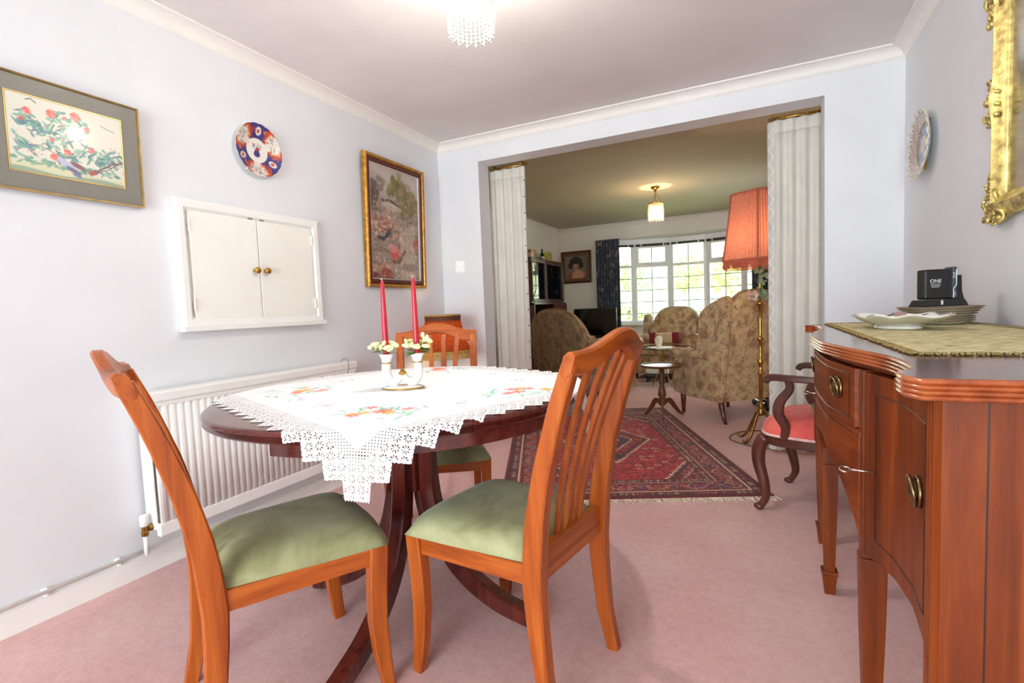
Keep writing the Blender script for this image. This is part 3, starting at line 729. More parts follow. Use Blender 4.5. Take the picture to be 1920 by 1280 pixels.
# ---------------------------------------------------------------- porcelain candle holder, candles, posies
HX = np.array([.9, .437, 0]); HC = np.array([1.168, -2.062, TH + .003])
ch = thing('candle_holder', 'white porcelain double candle holder with gold trim in the middle of the table', 'candle holder', tuple(HC), math.atan2(.437, .9))
bm = B(); lathe(bm, [(.062, 0), (.067, .002), (.068, .006), (.060, .010), (.035, .013)], 32, sx=1.12, sy=.72); obj('base', bm, M['porcelain'], ch, smooth=True)
bm = B(); lathe(bm, [(.0665, .0015), (.0695, .003), (.0695, .0055), (.0665, .0068)], 32, sx=1.12, sy=.72, cap=False); obj('gold_rim', bm, M['brass'], ch, smooth=True)
for s in (-1, 1):
    bm = B(); pts = smooth_pts([(s * .002, 0, .050), (s * .020, 0, .030), (s * .036, 0, .022), (s * .050, 0, .036), (s * .058, 0, .062), (s * .058, 0, .090), (s * .056, 0, .112), (s * .056, 0, .128)], 4)
    n = len(pts); tube(bm, pts, [float(np.interp(i / (n - 1), [0, .15, .4, .65, .8, 1], [.012, .013, .017, .017, .016, .026])) for i in range(n)], 16)
    arm = obj('cornucopia_arm', bm, M['porcelain'], ch, smooth=True)
    bm = B(); tube(bm, [(s * .0575, 0, .094), (s * .0575, 0, .098)], [.0185, .0185], 16); obj('gold_band', bm, M['brass'], arm, smooth=True)
    bm = B(); lathe(bm, [(.016, .008), (.012, .020), (.014, .032), (.010, .04)], 14, c=(s * .030, 0, 0)); obj('support', bm, M['porcelain'], ch, smooth=True)
bm = B(); lathe(bm, [(.013, .052), (.015, .058), (.009, .064), (.007, .070), (.003, .076), (.0005, .078)], 16); obj('gold_finial', bm, M['brass'], ch, smooth=True)
cand = None
for s, top, lab in ((-1, 1.172, 'shorter red tapered candle with rounded unlit tip, left in the porcelain holder'), (1, 1.178, 'red tapered candle with a white wick, right in the porcelain holder')):
    p = HC + HX * s * .056
    t = thing('candle', lab, 'candle', (p[0], p[1], TH + .125), group='red dinner candles')
    zt = top - TH - .125; bm = B(); lathe(bm, [(.0115, 0), (.0112, .05), (.0095, zt * .6), (.0072, zt - .012), (.005, zt - .003), (.001, zt)], 18); obj('wax', bm, M['candle'], t, smooth=True)
    bm = B(); tube(bm, smooth_pts([(0, 0, zt - .002), (-.001, 0, zt + .005), (-.006, -.002, zt + .007)], 3), .0013, 6); obj('wick', bm, M['wick'], t)
    f = thing('flower_ring', 'posy of yellow silk flowers round the %s candle' % ('left' if s < 0 else 'right'), 'flowers', (p[0], p[1], TH + .134), group='silk flower posies round the candles')
    rg = random.Random(11 + s)
    lv_bm = B()
    for k in range(26):
        a = rg.uniform(0, 2 * PI); L_ = rg.uniform(.030, .052); w_ = L_ * .38; el = rg.uniform(-.1, .6); r0 = .012
        d = Vector((math.cos(a) * math.cos(el), math.sin(a) * math.cos(el), math.sin(el))); sd = Vector((-math.sin(a), math.cos(a), 0)); up_ = d.cross(sd)
        p0 = Vector((math.cos(a) * r0, math.sin(a) * r0, rg.uniform(0, .02)))
        vs = [lv_bm.verts.new(p0 + d * L_ * q + sd * w_ * ss - up_ * (.004 * ss * ss + .01 * q * q)) for q, ss in ((0, 0), (.35, -.5), (.7, -.38), (1, 0), (.7, .38), (.35, .5))]
        lv_bm.faces.new(vs)
    lf = obj('leaves', lv_bm, M['leaf'], f); lf['kind'] = 'stuff'
    for k in range(12):
        a = 2 * PI * k / 12 + rg.uniform(-.2, .2); rr2 = rg.uniform(.022, .046); z = rg.uniform(.014, .044); fb = B()
        if rg.random() < .6:
            for pp in range(7):
                b_ = 2 * PI * pp / 7; ball(fb, (.0085 * math.cos(b_), .0085 * math.sin(b_), .001), .0092, 8, 5, (.9, .9, .7))
            ball(fb, (0, 0, .005), .005, 8, 5)
        else:
            ball(fb, (0, 0, 0), .0085, 10, 6, (.8, .8, 1.25))
        o = obj('blossom', fb, M['petal'], f, smooth=True, loc=(math.cos(a) * rr2, math.sin(a) * rr2, z), rot=(rg.uniform(-.6, .6), rg.uniform(-.6, .6), a))
    if s > 0:
        for (dx, dz) in ((.024, .062), (.040, .052), (.030, .045)):
            fb = B(); ball(fb, (0, 0, 0), .009, 10, 6, (.85, .85, 1.2)); obj('bud', fb, M['petal'], f, smooth=True, loc=(dx * .9, dx * .44, dz))
            fb = B(); tube(fb, [(dx * .45, dx * .2, .01), (dx * .9, dx * .44, dz)], .0015, 6); obj('stem', fb, M['leaf'], f)
    else:
        fb = B(); ball(fb, (0, 0, 0), .009, 10, 6, (1.2, .85, .85)); obj('bud', fb, M['petal'], f, smooth=True, loc=(-.052, -.025, .024))
# ---------------------------------------------------------------- serving hatch in the left wall
def rect_frame(bm, axis, d0, d1, a0, a1, b0, b1, w, bevel=0, mi=0):
    """mitred rectangular frame on plane 'axis'; a, b in-plane coordinates; section d0..d1"""
    out = [(a0, b0), (a1, b0), (a1, b1), (a0, b1)]; inn = [(a0 + w, b0 + w), (a1 - w, b0 + w), (a1 - w, b1 - w), (a0 + w, b1 - w)]
    def mk(u, v, d): return {'x': (d, u, v), 'y': (u, d, v)}[axis]
    rings = []
    for (ou, ov), (iu_, iv_) in zip(out, inn):
        c = bevel; du, dv = (iu_ - ou), (iv_ - ov)
        f = lambda t, d: mk(ou + du * t, ov + dv * t, d)
        rings.append([f(0, d0), f(0, d1 - (d1 - d0) * c), f(.25, d1), f(.7, d1 - (d1 - d0) * c * .3), f(1, d0 + (d1 - d0) * .35), f(1, d0)])
    loft(bm, rings, loop=True, cap=False, mi=mi)
h = thing('serving_hatch', 'white framed double door serving hatch in the left wall', 'hatch', (0, -1.737, 1.02))
bm = B(); rect_frame(bm, 'x', .001, .032, -.405, .405, 0, .588, .052, .2); obj('architrave', bm, M['gloss_white'], h, autosmooth=.5)
bm = B(); box(bm, .001, .008, -.36, .36, .04, .55); obj('lining', bm, M['gloss_white'], h)
bm = B(); box(bm, .001, .045, -.412, .412, -.012, .014); obj('ledge', bm, M['gloss_white'], h, bevel=.003)
for s in (-1, 1):
    bm = B(); y0, y1 = sorted((s * .0025, s * .346)); box(bm, .009, .026, y0, y1, .042, .538)
    d = obj('door', bm, M['cream_door'], h, bevel=.002)
    bm = B(); lathe(bm, [(.009, 0), (.007, .006), (.006, .012), (.013, .018), (.0165, .024), (.0155, .030), (.009, .034), (.001, .035)], 18)
    obj('knob', bm, M['brass'], d, smooth=True, loc=(.026, s * .030, .281), rot=(0, PI / 2, 0))
    for z in (.11, .47):
        bm = B(); tube(bm, [(.0285, s * .349, z - .028), (.0285, s * .349, z + .028)], .0045, 8); box(bm, .024, .0275, *sorted((s * .332, s * .349)), z - .026, z + .026); obj('hinge', bm, M['cream_door'], d)
    bm = B(); box(bm, .010, .024, *sorted((s * .02, s * .045)), .539, .546); obj('catch', bm, M['chrome'], d)

# ---------------------------------------------------------------- radiator
rd = thing('radiator', 'long white panel radiator with vertical flutes under the serving hatch', 'radiator', (0, -1.76, .165))
y0, y1, z1 = -.592, .592, .605
bm = B(); nfl = 36; prof = []
for k in range(nfl * 8 + 1):
    f = k / 8; ph = f % 1; y = y0 + .012 + (y1 - y0 - .024) * k / (nfl * 8)
    d = .088 if ph < .22 or ph > .78 else .100
    d = .096 + .004 * float(np.clip((math.cos(2 * PI * (ph - .5)) + .75) / .6, 0, 1))
    prof.append((d, y))
rows = [[(x, y, z) for x, y in prof] for z in (.055, .545)]
loft(bm, rows, closed=False, cap=False)
p = obj('fluted_panel', bm, M['radiator'], rd, autosmooth=.9); p.modifiers.new('thick', 'SOLIDIFY').thickness = .02
bm = B(); box(bm, .074, .102, y0, y1, .0, .056); obj('bottom_channel', bm, M['radiator'], rd, bevel=.006)
bm = B(); box(bm, .074, .100, y0, y1, .540, .565); obj('top_channel', bm, M['radiator'], rd, bevel=.004)
bm = B(); box(bm, .018, .106, y0 - .006, y1 + .006, .560, z1); obj('top_grille', bm, M['radiator'], rd, bevel=.008)
for s in (y0, y1):
    bm = B(); box(bm, .018, .090, s - .005, s + .003, .03, .565); obj('side_panel', bm, M['radiator'], rd, bevel=.003)
bm = B(); box(bm, .020, .034, y0 + .01, y1 - .01, .02, .56); obj('rear_panel', bm, M['radiator'], rd)
for s in (-.45, .45):
    bm = B(); box(bm, .0005, .020, s - .02, s + .02, .1, .5); obj('wall_bracket', bm, M['radiator'], rd)
v = thing('radiator_valve', 'tarnished radiator valve with white tail pipe at the near end of the radiator', 'valve', (.055, -2.385, .10))
bm = B(); tube(bm, [(0, 0, -.0), (0, 0, .085)], .0085, 10); obj('tail_pipe', bm, M['gloss_white'], v, smooth=True)
bm = B(); lathe(bm, [(.012, .080), (.014, .084), (.014, .098), (.011, .102), (.012, .118), (.010, .122)], 8); tube(bm, [(0, 0, .108), (0, .016, .108)], .010, 8); obj('valve_body', bm, M['old_brass'], v)
bm = B(); lathe(bm, [(.013, 0), (.015, .003), (.015, .014), (.011, .017), (.010, .030)], 6); obj('union_nut', bm, M['old_brass'], v, loc=(0, .014, .108), rot=(-PI / 2, 0, 0))
bm = B(); lathe(bm, [(.010, .120), (.0155, .124), (.0165, .160), (.012, .168), (.001, .169)], 14); obj('cap', bm, M['gloss_white'], v, smooth=True)
hk = thing('wire_hook', 'thin dark wire hook over the top of the radiator', 'hook', (.106, -1.245, .77))
bm = B(); tube(bm, smooth_pts([(-.055, 0, .006), (-.03, .003, .022), (-.004, .004, .014), (.004, .002, -.03), (.003, -.006, -.075), (.006, .006, -.088)], 5), .0013, 6); obj('wire', bm, M['dark_spot'], hk)

# ---------------------------------------------------------------- wall switch plate
sw = thing('switch_plate', 'small square white switch plate by the curtained opening', 'switch', (.172, 0, 1.411))
bm = B(); box(bm, -.043, .043, -.009, -.0005, -.046, .046); obj('plate', bm, M['upvc'], sw, bevel=.003)
for s in (-1, 1):
    bm = B(); lathe(bm, [(.0035, 0), (.0035, .001), (.001, .0015)], 10); obj('screw', bm, M['chrome'], sw, loc=(s * .030, -.009, 0), rot=(PI / 2, 0, 0))
bm = B(); box(bm, -.012, .012, -.0115, -.009, -.02, .02); obj('rocker', bm, M['upvc'], sw, bevel=.001)

# ---------------------------------------------------------------- picture of flowering shrub and pheasant
pc = thing('framed_print', 'framed oriental flower and pheasant print in a wide grey mount', 'picture', (.0, -2.502, 1.738))
for ch_ in ():
    pass
tilt = math.radians(1.6)
pc.rotation_euler = (0, tilt, 0); pc.location.x = .016
a, b = .243, .202
bm = B(); rect_frame(bm, 'x', 0, .018, -a, a, -b, b, .009, .3); obj('gilt_frame', bm, M['gold_mould'], pc, autosmooth=.5)
bm = B(); box(bm, .002, .007, -a + .006, a - .006, -b + .006, b - .006); obj('mount', bm, M['grey_mount'], pc)
cv = Canvas(280, 208, (214, 212, 196)); rg = random.Random(5)
cv.ell(.7, .6, .5, .3, (222, 214, 196), soft=1.4, k=.7)
cv.poly_y(lambda u: .12 + .03 * np.sin(u * 6), (206, 206, 168), .06)
cv.poly_y(lambda u: .045 + .02 * np.sin(u * 9 + 1), (120, 150, 130), .02, .8)
for k in range(70):
    u = rg.uniform(0.02, .98); cv.ell(u, .14 + rg.uniform(-.03, .05), rg.uniform(.02, .05), rg.uniform(.01, .025), rg.choice([(84, 140, 116), (104, 158, 130), (70, 120, 110)]), rg.uniform(-1, 1), .5, .7)
cv.line([(.40, .17), (.46, .34), (.44, .5), (.5, .66), (.40, .80)], .012, (160, 132, 116)); cv.line([(.45, .44), (.58, .60), (.63, .72)], .008, (160, 132, 116)); cv.line([(.44, .5), (.28, .64), (.18, .72)], .007, (160, 132, 116))
cv.line([(.42, .3), (.62, .42), (.74, .46)], .007, (160, 132, 116)); cv.line([(.42, .28), (.25, .38), (.12, .36)], .007, (160, 132, 116))
for k in range(240):
    c_ = rg.choice([(.40, .80), (.6, .82), (.28, .62), (.15, .70), (.48, .62), (.3, .4), (.62, .44), (.12, .35), (.5, .3), (.86, .42), (.8, .3), (.93, .36)])
    cv.ell(c_[0] + rg.gauss(0, .065), c_[1] + rg.gauss(0, .06), rg.uniform(.026, .062), rg.uniform(.011, .02), rg.choice([(60, 140, 122), (92, 164, 140), (116, 176, 156), (72, 120, 136), (62, 112, 104)]), rg.uniform(-1.2, 1.2), .4, .85)
for (u, v_, r_) in ((.36, .84, .06), (.57, .88, .065), (.16, .80, .05), (.11, .69, .03), (.67, .74, .04), (.47, .82, .025), (.35, .49, .03), (.48, .36, .045), (.36, .26, .05), (.59, .58, .035), (.60, .60, .02), (.70, .46, .04)):
    for p in range(7):
        a_ = p * .9; cv.ell(u + .6 * r_ * .6 * math.cos(a_), v_ + .5 * r_ * math.sin(a_), r_ * .55, r_ * .4, rg.choice([(214, 84, 72), (222, 104, 92), (204, 70, 66), (226, 132, 120)]), a_, .4, .9)
for k in range(46):
    cv.ell(rg.choice([rg.uniform(.70, .97), rg.uniform(.04, .3)]), rg.uniform(.2, .55), .012, .010, rg.choice([(206, 130, 150), (196, 110, 120), (224, 170, 180), (170, 120, 160)]), 0, .4, .85)
cv.ell(.47, .19, .13, .045, (176, 178, 206), -.55, .3); cv.ell(.52, .12, .10, .03, (108, 96, 130), -.5, .3); cv.ell(.56, .2, .10, .035, (124, 70, 76), -.45, .35)
cv.ell(.55, .06, .06, .02, (110, 120, 156), -.3, .3); cv.ell(.70, .145, .07, .035, (168, 70, 64), .35, .3)
cv.line([(.72, .16), (.82, .25), (.9, .33), (.995, .36)], .013, (112, 84, 90)); cv.line([(.72, .15), (.84, .22), (.95, .34)], .006, (90, 70, 84))
cv.line([(.16, .945), (.20, .97), (.24, .93)], .008, (110, 112, 112)); cv.line([(.80, .85), (.86, .82), (.93, .80)], .006, (130, 132, 134))
paint_panel('print', cv, (.0085, -a + .070, -b + .070), (0, 2 * (a - .070), 0), (0, 0, 2 * (b - .070)), M['print'], pc)
bm = B(); rect_frame(bm, 'x', .007, .0095, -a + .066, a - .066, -b + .066, b - .066, .004); obj('gold_slip', bm, M['gold_trim'], pc)

# ---------------------------------------------------------------- picture of boats on a river
pb = thing('framed_picture', 'tall gilt framed picture of boats on a river with a maroon slip', 'picture', (.016, -.612, 1.680))
pb.rotation_euler = (0, math.radians(1.8), 0)
a, b = .325, .442
bm = B(); rect_frame(bm, 'x', 0, .034, -a, a, -b, b, .030, .3); obj('gilt_frame', bm, M['gold_paint'], pb, autosmooth=.4)
bm = B(); rect_frame(bm, 'x', .004, .026, -a + .028, a - .028, -b + .028, b - .028, .028, .1); obj('maroon_slip', bm, M['maroon'], pb)
bm = B(); rect_frame(bm, 'x', .004, .018, -a + .055, a - .055, -b + .055, b - .055, .006); obj('cream_slip', bm, M['curtain_tape'], pb)
bm = B(); box(bm, 0, .006, -a + .02, a - .02, -b + .02, b - .02); obj('backing', bm, M['maroon'], pb)
cv = Canvas(170, 236, (158, 138, 126)); rg = random.Random(9)
cv.mask((cv.V - .72) / .1, (190, 180, 172)); cv.ell(.3, .95, .3, .08, (176, 164, 158), .2, 1.0, .8)
for k in range(40): cv.ell(rg.uniform(0, 1), rg.uniform(.73, 1), rg.uniform(.05, .12), rg.uniform(.02, .05), rg.choice([(200, 190, 180), (170, 158, 152), (186, 170, 160)]), 0, .9, .4)
for k in range(60): cv.ell(.55 + rg.gauss(0, .09), .84 + rg.gauss(0, .045), .04, .03, rg.choice([(120, 112, 62), (142, 130, 76), (100, 96, 54)]), rg.uniform(0, 3), .6, .7)
for k in range(70): cv.ell(.82 + rg.gauss(0, .11), .70 + rg.gauss(0, .07), .05, .03, rg.choice([(128, 116, 70), (150, 122, 78), (104, 98, 56), (162, 128, 88)]), rg.uniform(0, 3), .6, .7)
for k in range(30): cv.ell(.04 + abs(rg.gauss(0, .07)), .74 + rg.gauss(0, .06), .04, .03, rg.choice([(92, 76, 72), (112, 92, 84)]), 0, .6, .7)
cv.line([(.24, .70), (.4, .715), (.60, .67)], .012, (84, 72, 66)); cv.ell(.42, .66, .13, .03, (190, 178, 164), -.1, .5)
for k in range(120): cv.ell(rg.uniform(0, 1), rg.uniform(.0, .62), rg.uniform(.04, .12), rg.uniform(.008, .02), rg.choice([(150, 132, 118), (128, 112, 100), (174, 156, 142), (112, 98, 90)]), rg.uniform(-.3, .3), .6, .6)
for k in range(150):
    u, v_ = rg.choice([(.35, .56), (.3, .46), (.55, .42), (.5, .30), (.12, .08), (.28, .12), (.9, .40), (.15, .5)]); cv.ell(u + rg.gauss(0, .07), v_ + rg.gauss(0, .05), .022, .014, rg.choice([(186, 120, 104), (204, 168, 146), (150, 76, 62), (222, 196, 176), (120, 84, 74), (166, 96, 66)]), rg.uniform(0, 3), .5, .75)
cv.poly_y(lambda u: np.where((u > .58) & (u < .92), .44 + .32 * (u - .58), -1), (196, 178, 158), .02, .5)
cv.ell(.27, .40, .10, .035, (54, 58, 58), .35, .2); cv.ell(.27, .41, .075, .022, (150, 130, 116), .35, .25); cv.line([(.24, .35), (.38, .46)], .01, (50, 54, 54))
cv.ell(.46, .24, .06, .055, (206, 78, 84), .4, .3); cv.ell(.45, .28, .05, .04, (216, 120, 116), .2, .4); cv.line([(.42, .16), (.56, .17), (.68, .27)], .018, (116, 86, 72))
cv.ell(.1, .06, .12, .06, (180, 140, 112), .3, .6, .8); cv.ell(.30, .04, .10, .06, (146, 52, 36), -.3, .4, .9); cv.ell(.06, .02, .08, .04, (110, 44, 40), 0, .5)
for k in range(5): cv.ell(.78, .12, .16 - .03 * k, .045 - .008 * k, [(168, 152, 138), (116, 104, 94), (160, 144, 130), (112, 100, 92), (150, 136, 124)][k], 0, .2, .7)
cv.ell(.93, .34, .05, .05, (160, 70, 62), .3, .5, .8)
for k in range(420): cv.ell(rg.random(), rg.uniform(0, .66), rg.uniform(.006, .02), rg.uniform(.003, .007), rg.choice([(206, 180, 160), (120, 92, 80), (170, 110, 96), (92, 80, 74), (188, 150, 128), (220, 206, 190), (150, 60, 50)]), rg.uniform(-.8, .8), .5, .6)
for k in range(120): cv.ell(rg.random(), rg.uniform(.6, .8), rg.uniform(.006, .018), rg.uniform(.004, .01), rg.choice([(120, 108, 66), (90, 84, 58), (170, 150, 110), (196, 180, 160)]), rg.uniform(-.8, .8), .5, .6)
paint_panel('canvas', cv, (.0075, -a + .058, -b + .058), (0, 2 * (a - .058), 0), (0, 0, 2 * (b - .058)), M['oil'], pb)

# ---------------------------------------------------------------- decorative wall plates
def plate_mesh(name, R, prof, colour, parent, rim_fn, nr=46, na=144):
    """dish facing local +z; prof(t) height for t in 0..1; colour(t, a)"""
    t = np.linspace(0, 1, nr)[:, None]; a_ = np.linspace(0, 2 * PI, na, endpoint=False)[None, :]
    rr_ = R * t * (1 + rim_fn(a_) * t ** 4); z = prof(t) + 0 * a_
    Vt = np.stack([rr_ * np.cos(a_), rr_ * np.sin(a_), z], -1); Vb = Vt.copy(); Vb[..., 2] -= .0045
    c = colour(t + 0 * a_, a_ + 0 * t); cb = np.ones_like(c) * np.array(lin((236, 234, 228)))
    i, j = np.meshgrid(np.arange(nr - 1), np.arange(na), indexing='ij'); A = (i * na + j).ravel(); Bq = (i * na + (j + 1) % na).ravel(); F1 = np.stack([A, A + na, Bq + na, Bq], 1)
    off_ = nr * na; F2 = F1[:, ::-1] + off_; j = np.arange(na); o_ = (nr - 1) * na
    F3 = np.stack([o_ + j, o_ + j + off_, o_ + (j + 1) % na + off_, o_ + (j + 1) % na], 1)
    return np_mesh(name, np.concatenate([Vt.reshape(-1, 3), Vb.reshape(-1, 3)]), np.concatenate([F1, F2, F3]), M['plate_paint'], parent, np.concatenate([c.reshape(-1, 3), cb.reshape(-1, 3)]))
def L3(c): return np.array(lin(c))
def imari(t, a_):
    c = np.ones(t.shape + (3,)) * L3((58, 48, 116)); x, y = t * np.cos(a_), t * np.sin(a_)
    def put(m, rgb, k=1.0):
        m = np.clip(m, 0, 1)[..., None] * k; c[:] = c * (1 - m) + L3(rgb) * m
    def el(px, py, rx, ry, rot, rgb, s=.15, k=1.0):
        dx, dy = x - px, y - py; q, w = math.cos(rot), math.sin(rot); d = np.sqrt(((dx * q + dy * w) / rx) ** 2 + ((-dx * w + dy * q) / ry) ** 2); put((1 - d) / s + .5, rgb, k)
    rg = random.Random(2)
    for k in range(3):
        m = 2 * PI * k / 3 + .45; da = np.abs((a_ - m + PI) % (2 * PI) - PI)
        put((.62 - da) / .04 + .5 - (t < .52) * 5 + 0, (178, 66, 42)); put((.50 - da) / .03 + .5 - (t < .56) * 5 - (t > .95) * 5, (214, 128, 80)); put((.42 - da) / .03 + .5 - (t < .64) * 5 - (t > .93) * 5, (222, 214, 204))
        for q in range(46):
            aa, tt = m + rg.uniform(-.42, .42), rg.uniform(.62, .95); el(tt * math.cos(aa), tt * math.sin(aa), rg.uniform(.02, .045), .018, rg.uniform(0, 3), rg.choice([(178, 70, 54), (96, 104, 108), (206, 140, 90), (120, 130, 110), (60, 56, 110), (236, 230, 220)]), .4, .85)
        m2 = m + PI / 3
        for q in (-1, 1):
            for e in range(8): el(.80 * math.cos(m2 + q * .36) + rg.gauss(0, .04), .80 * math.sin(m2 + q * .36) + rg.gauss(0, .05), .045, .03, rg.uniform(0, 3), rg.choice([(190, 74, 40), (206, 110, 60), (160, 50, 40)]), .4, .9)
        el(.74 * math.cos(m2), .74 * math.sin(m2), .15, .115, m2, (236, 232, 222)); el(.74 * math.cos(m2), .74 * math.sin(m2), .075, .065, m2, (200, 62, 46), .4)
        for e in range(6): el(.74 * math.cos(m2) + .1 * math.cos(e), .74 * math.sin(m2) + .085 * math.sin(e), .022, .018, 0, (120, 110, 90), .4, .8)
    el(0, 0, .46, .46, 0, (232, 228, 222), .06); el(-.02, -.14, .14, .12, 0, (56, 50, 118)); el(-.01, -.02, .10, .06, 0, (60, 54, 120)); el(.02, .06, .085, .07, 0, (190, 66, 56), .4)
    for q in range(30): el(rg.gauss(0, .15), .17 + rg.gauss(0, .09), rg.uniform(.02, .04), .016, rg.uniform(0, 3), rg.choice([(64, 60, 126), (200, 90, 70), (70, 76, 130), (160, 150, 90)]), .4, .9)
    return c
pl = thing('wall_plate', 'round scalloped plate in blue, rust and white above the serving hatch', 'plate', (.012, -1.695, 1.922)); pl.rotation_euler = (0, PI / 2, 0)
pl.rotation_mode = 'XYZ'
dish_prof = lambda t: .004 + .022 * np.clip((t - .45) / .55, 0, 1) ** 1.3
o = plate_mesh('dish', .133, dish_prof, imari, pl, lambda a_: .02 * np.abs(np.sin(a_ * 10)) - .01)
o.rotation_euler = (0, 0, PI / 2)
for s in ((-.6, -.8), (.55, -.83)):
    bm = B(); x, y = s[0] * .136, s[1] * .136; tube(bm, smooth_pts([(x * .7, y * .7, -.004), (x * 1.0, y * 1.0, .012), (x * 1.04, y * 1.04, .026), (x * .97, y * .97, .031)], 4), .0016, 6); obj('wire_clip', bm, M['porcelain'], pl, rot=(0, 0, PI / 2))
def blue_plate(t, a_):
    c = np.ones(t.shape + (3,)) * L3((206, 190, 186)); 
    def put(m, rgb, k=1.0):
        m = np.clip(m, 0, 1)[..., None] * k; c[:] = c * (1 - m) + L3(rgb) * m
    put((np.sin(a_ * 22) * np.sin(t * 60)) * 2, (150, 100, 100), .6); put((np.sin(a_ * 13 + t * 30)) * 2 - 1, (120, 130, 110), .5)
    put((.72 - t) / .02 + .5, (206, 164, 84)); put((.68 - t) / .02 + .5, (44, 34, 96)); put((.52 - t) / .02 + .5, (70, 82, 142)); put((.26 - t) / .02 + .5, (206, 190, 110)); put((.21 - t) / .03 + .5, (190, 178, 120)); put((np.sin(a_ * 9) * np.sin(t * 50)) * 2 - (t > .22) * 5, (150, 130, 120), .6)
    return c
p2 = thing('wall_plate', 'gilt and dark blue plate with a pierced frilled rim on the right wall', 'plate', (W - .016, -.445, 1.755)); p2.rotation_euler = (0, -PI / 2 + .04, 0)
plate_mesh('dish', .152, lambda t: .010 + .020 * np.clip((t - .66) / .34, 0, 1) ** 1.2, blue_plate, p2, lambda a_: .05 * np.abs(np.sin(a_ * 9)) - .03)
bm = B()
for k in range(18):
    a_ = 2 * PI * k / 18; q = [( .150 * math.cos(a_ + d * .115) * s, .150 * math.sin(a_ + d * .115) * s, .027 + (s - 1) * .10) for s, d in ((.97, -1), (1.05, -.8), (1.085, 0), (1.05, .8), (.97, 1))]
    tube(bm, q, .0045, 6)
obj('frilled_rim', bm, M['cream_china'], p2, smooth=True)
bm = B(); box(bm, -.12, .12, -.008, .008, -.009, -.001); obj('hanger', bm, M['old_brass'], p2)

# ---------------------------------------------------------------- ornate gilt mirror frame
mr = thing('gilt_mirror', 'ornate carved gilt mirror frame high on the right wall above the sideboard', 'mirror', (W - .002, -1.60, 1.675))
hw, hh = .385, .395
def outline(k, n=160):
    """perimeter point (y, z), outward normal, and ornament weight"""
    t = (k / n) % 1 * 4; side = int(t); f = t - side
    cs = [(-hw, -hh), (hw, -hh), (hw, hh), (-hw, hh)]; p0, p1 = Vector(cs[side]), Vector(cs[(side + 1) % 4]); p = p0.lerp(p1, f); d = (p1 - p0).normalized(); nn = Vector((d.y, -d.x))
    m = min(abs(f - 0), abs(f - 1)); c = abs(f - .5)
    orn = max(0, 1 - m / .10) + max(0, 1 - c / .09); orn = min(1, orn)
    sweep = -.012 * math.sin(PI * min(1, max(0, (abs(f - .5) - .09) / .31))) if abs(f - .5) < .4 else 0
    return p, nn, orn, sweep
bm = B(); n = 200; rings = []
for k in range(n):
    p, nn, orn, sw_ = outline(k, n); wdt = .085; o_ = sw_ + .010 * orn
    f_ = (k / n * 4) % 1; cn = Vector((math.copysign(1, p.x), math.copysign(1, p.y)))
    def at(dist, dep):
        q = Vector((max(-hw + dist, min(hw - dist, p.x)), max(-hh + dist, min(hh - dist, p.y)))) if dist > 0 else p - nn * dist
        return (-dep, q.x, q.y)
    rings.append([at(-o_, .001), at(-o_, .014), at(-o_ * .6 + .006, .024), at(.014, .020), at(.03, .034 + .010 * orn), at(.052, .040 + .010 * orn), at(.066, .026), at(.078, .020), at(.085, .010), at(.085, .001)])
loft(bm, rings, loop=True, cap=False); obj('gilt_moulding', bm, M['gold_leaf'], mr, autosmooth=.8)
bm = B(); box(bm, -.008, -.002, -hw + .08, hw - .08, -hh + .08, hh - .08); obj('mirror_glass', bm, M['chrome'], mr)
rg = random.Random(4)
def scroll(bm, y, z, d, s, flip=1):
    pts = []
    for i in range(14):
        a_ = d + flip * i * .42; r_ = s * (1 - i / 16); pts.append((-.030 - .004 * math.sin(i), y + r_ * math.cos(a_), z + r_ * math.sin(a_)))
    tube(bm, pts, [s * .24 * (1 - i / 22) for i in range(14)], 6)
def ornament(y, z, corner):
    bm = B(); s = .031
    if corner:
        cy, cz = math.copysign(1, y), math.copysign(1, z)
        for (dy, dz, dd, fl) in ((0, 0, 0, 1), (-.055, .006, 2, -1), (.006, -.055, 1, -1), (-.03, -.03, 3, 1), (-.095, .0, 1, 1), (0, -.095, 2, 1), (-.075, -.045, 0, -1), (-.045, -.075, 2, 1)):
            scroll(bm, y + cy * (dy - .004), z + cz * (dz - .004), dd, s * rg.uniform(.75, 1.05), fl)
        for k in range(16):
            ball(bm, (-.030, y - cy * rg.uniform(0, .14), z - cz * rg.uniform(.0, .05)), rg.uniform(.006, .011), 7, 5, (1, rg.uniform(.6, 1.6), rg.uniform(.6, 1.6)))
            ball(bm, (-.034, y - cy * rg.uniform(0, .05), z - cz * rg.uniform(.0, .15)), rg.uniform(.006, .011), 7, 5, (1, rg.uniform(.6, 1.6), rg.uniform(.6, 1.6)))
    else:
        vert = abs(y) > abs(z) * .5 and abs(abs(y) - hw) < .01
        for q in (-1, 1):
            dy, dz = (0, q * .030) if vert else (q * .030, 0)
            scroll(bm, y + dy, z + dz, 1 + q, s, q); scroll(bm, y + dy * 2.1, z + dz * 2.1, 2, s * .6, -q)
        iy, iz = (-math.copysign(.03, y), 0) if vert else (0, -math.copysign(.03, z))
        ball(bm, (-.042, y + iy, z + iz), .014, 10, 8)
        for k in range(14): ball(bm, (-.034, y + iy * rg.uniform(.3, 2.4) + (0 if vert else rg.uniform(-.05, .05)), z + iz * rg.uniform(.3, 2.4) + (rg.uniform(-.05, .05) if vert else 0)), rg.uniform(.005, .010), 7, 5)
    obj('carved_scroll', bm, M['gold_leaf'], mr, smooth=True)
for y in (-hw, hw):
    for z in (-hh, hh): ornament(y, z, True)
ornament(-hw, 0, False); ornament(hw, 0, False); ornament(0, -hh, False); ornament(0, hh, False)

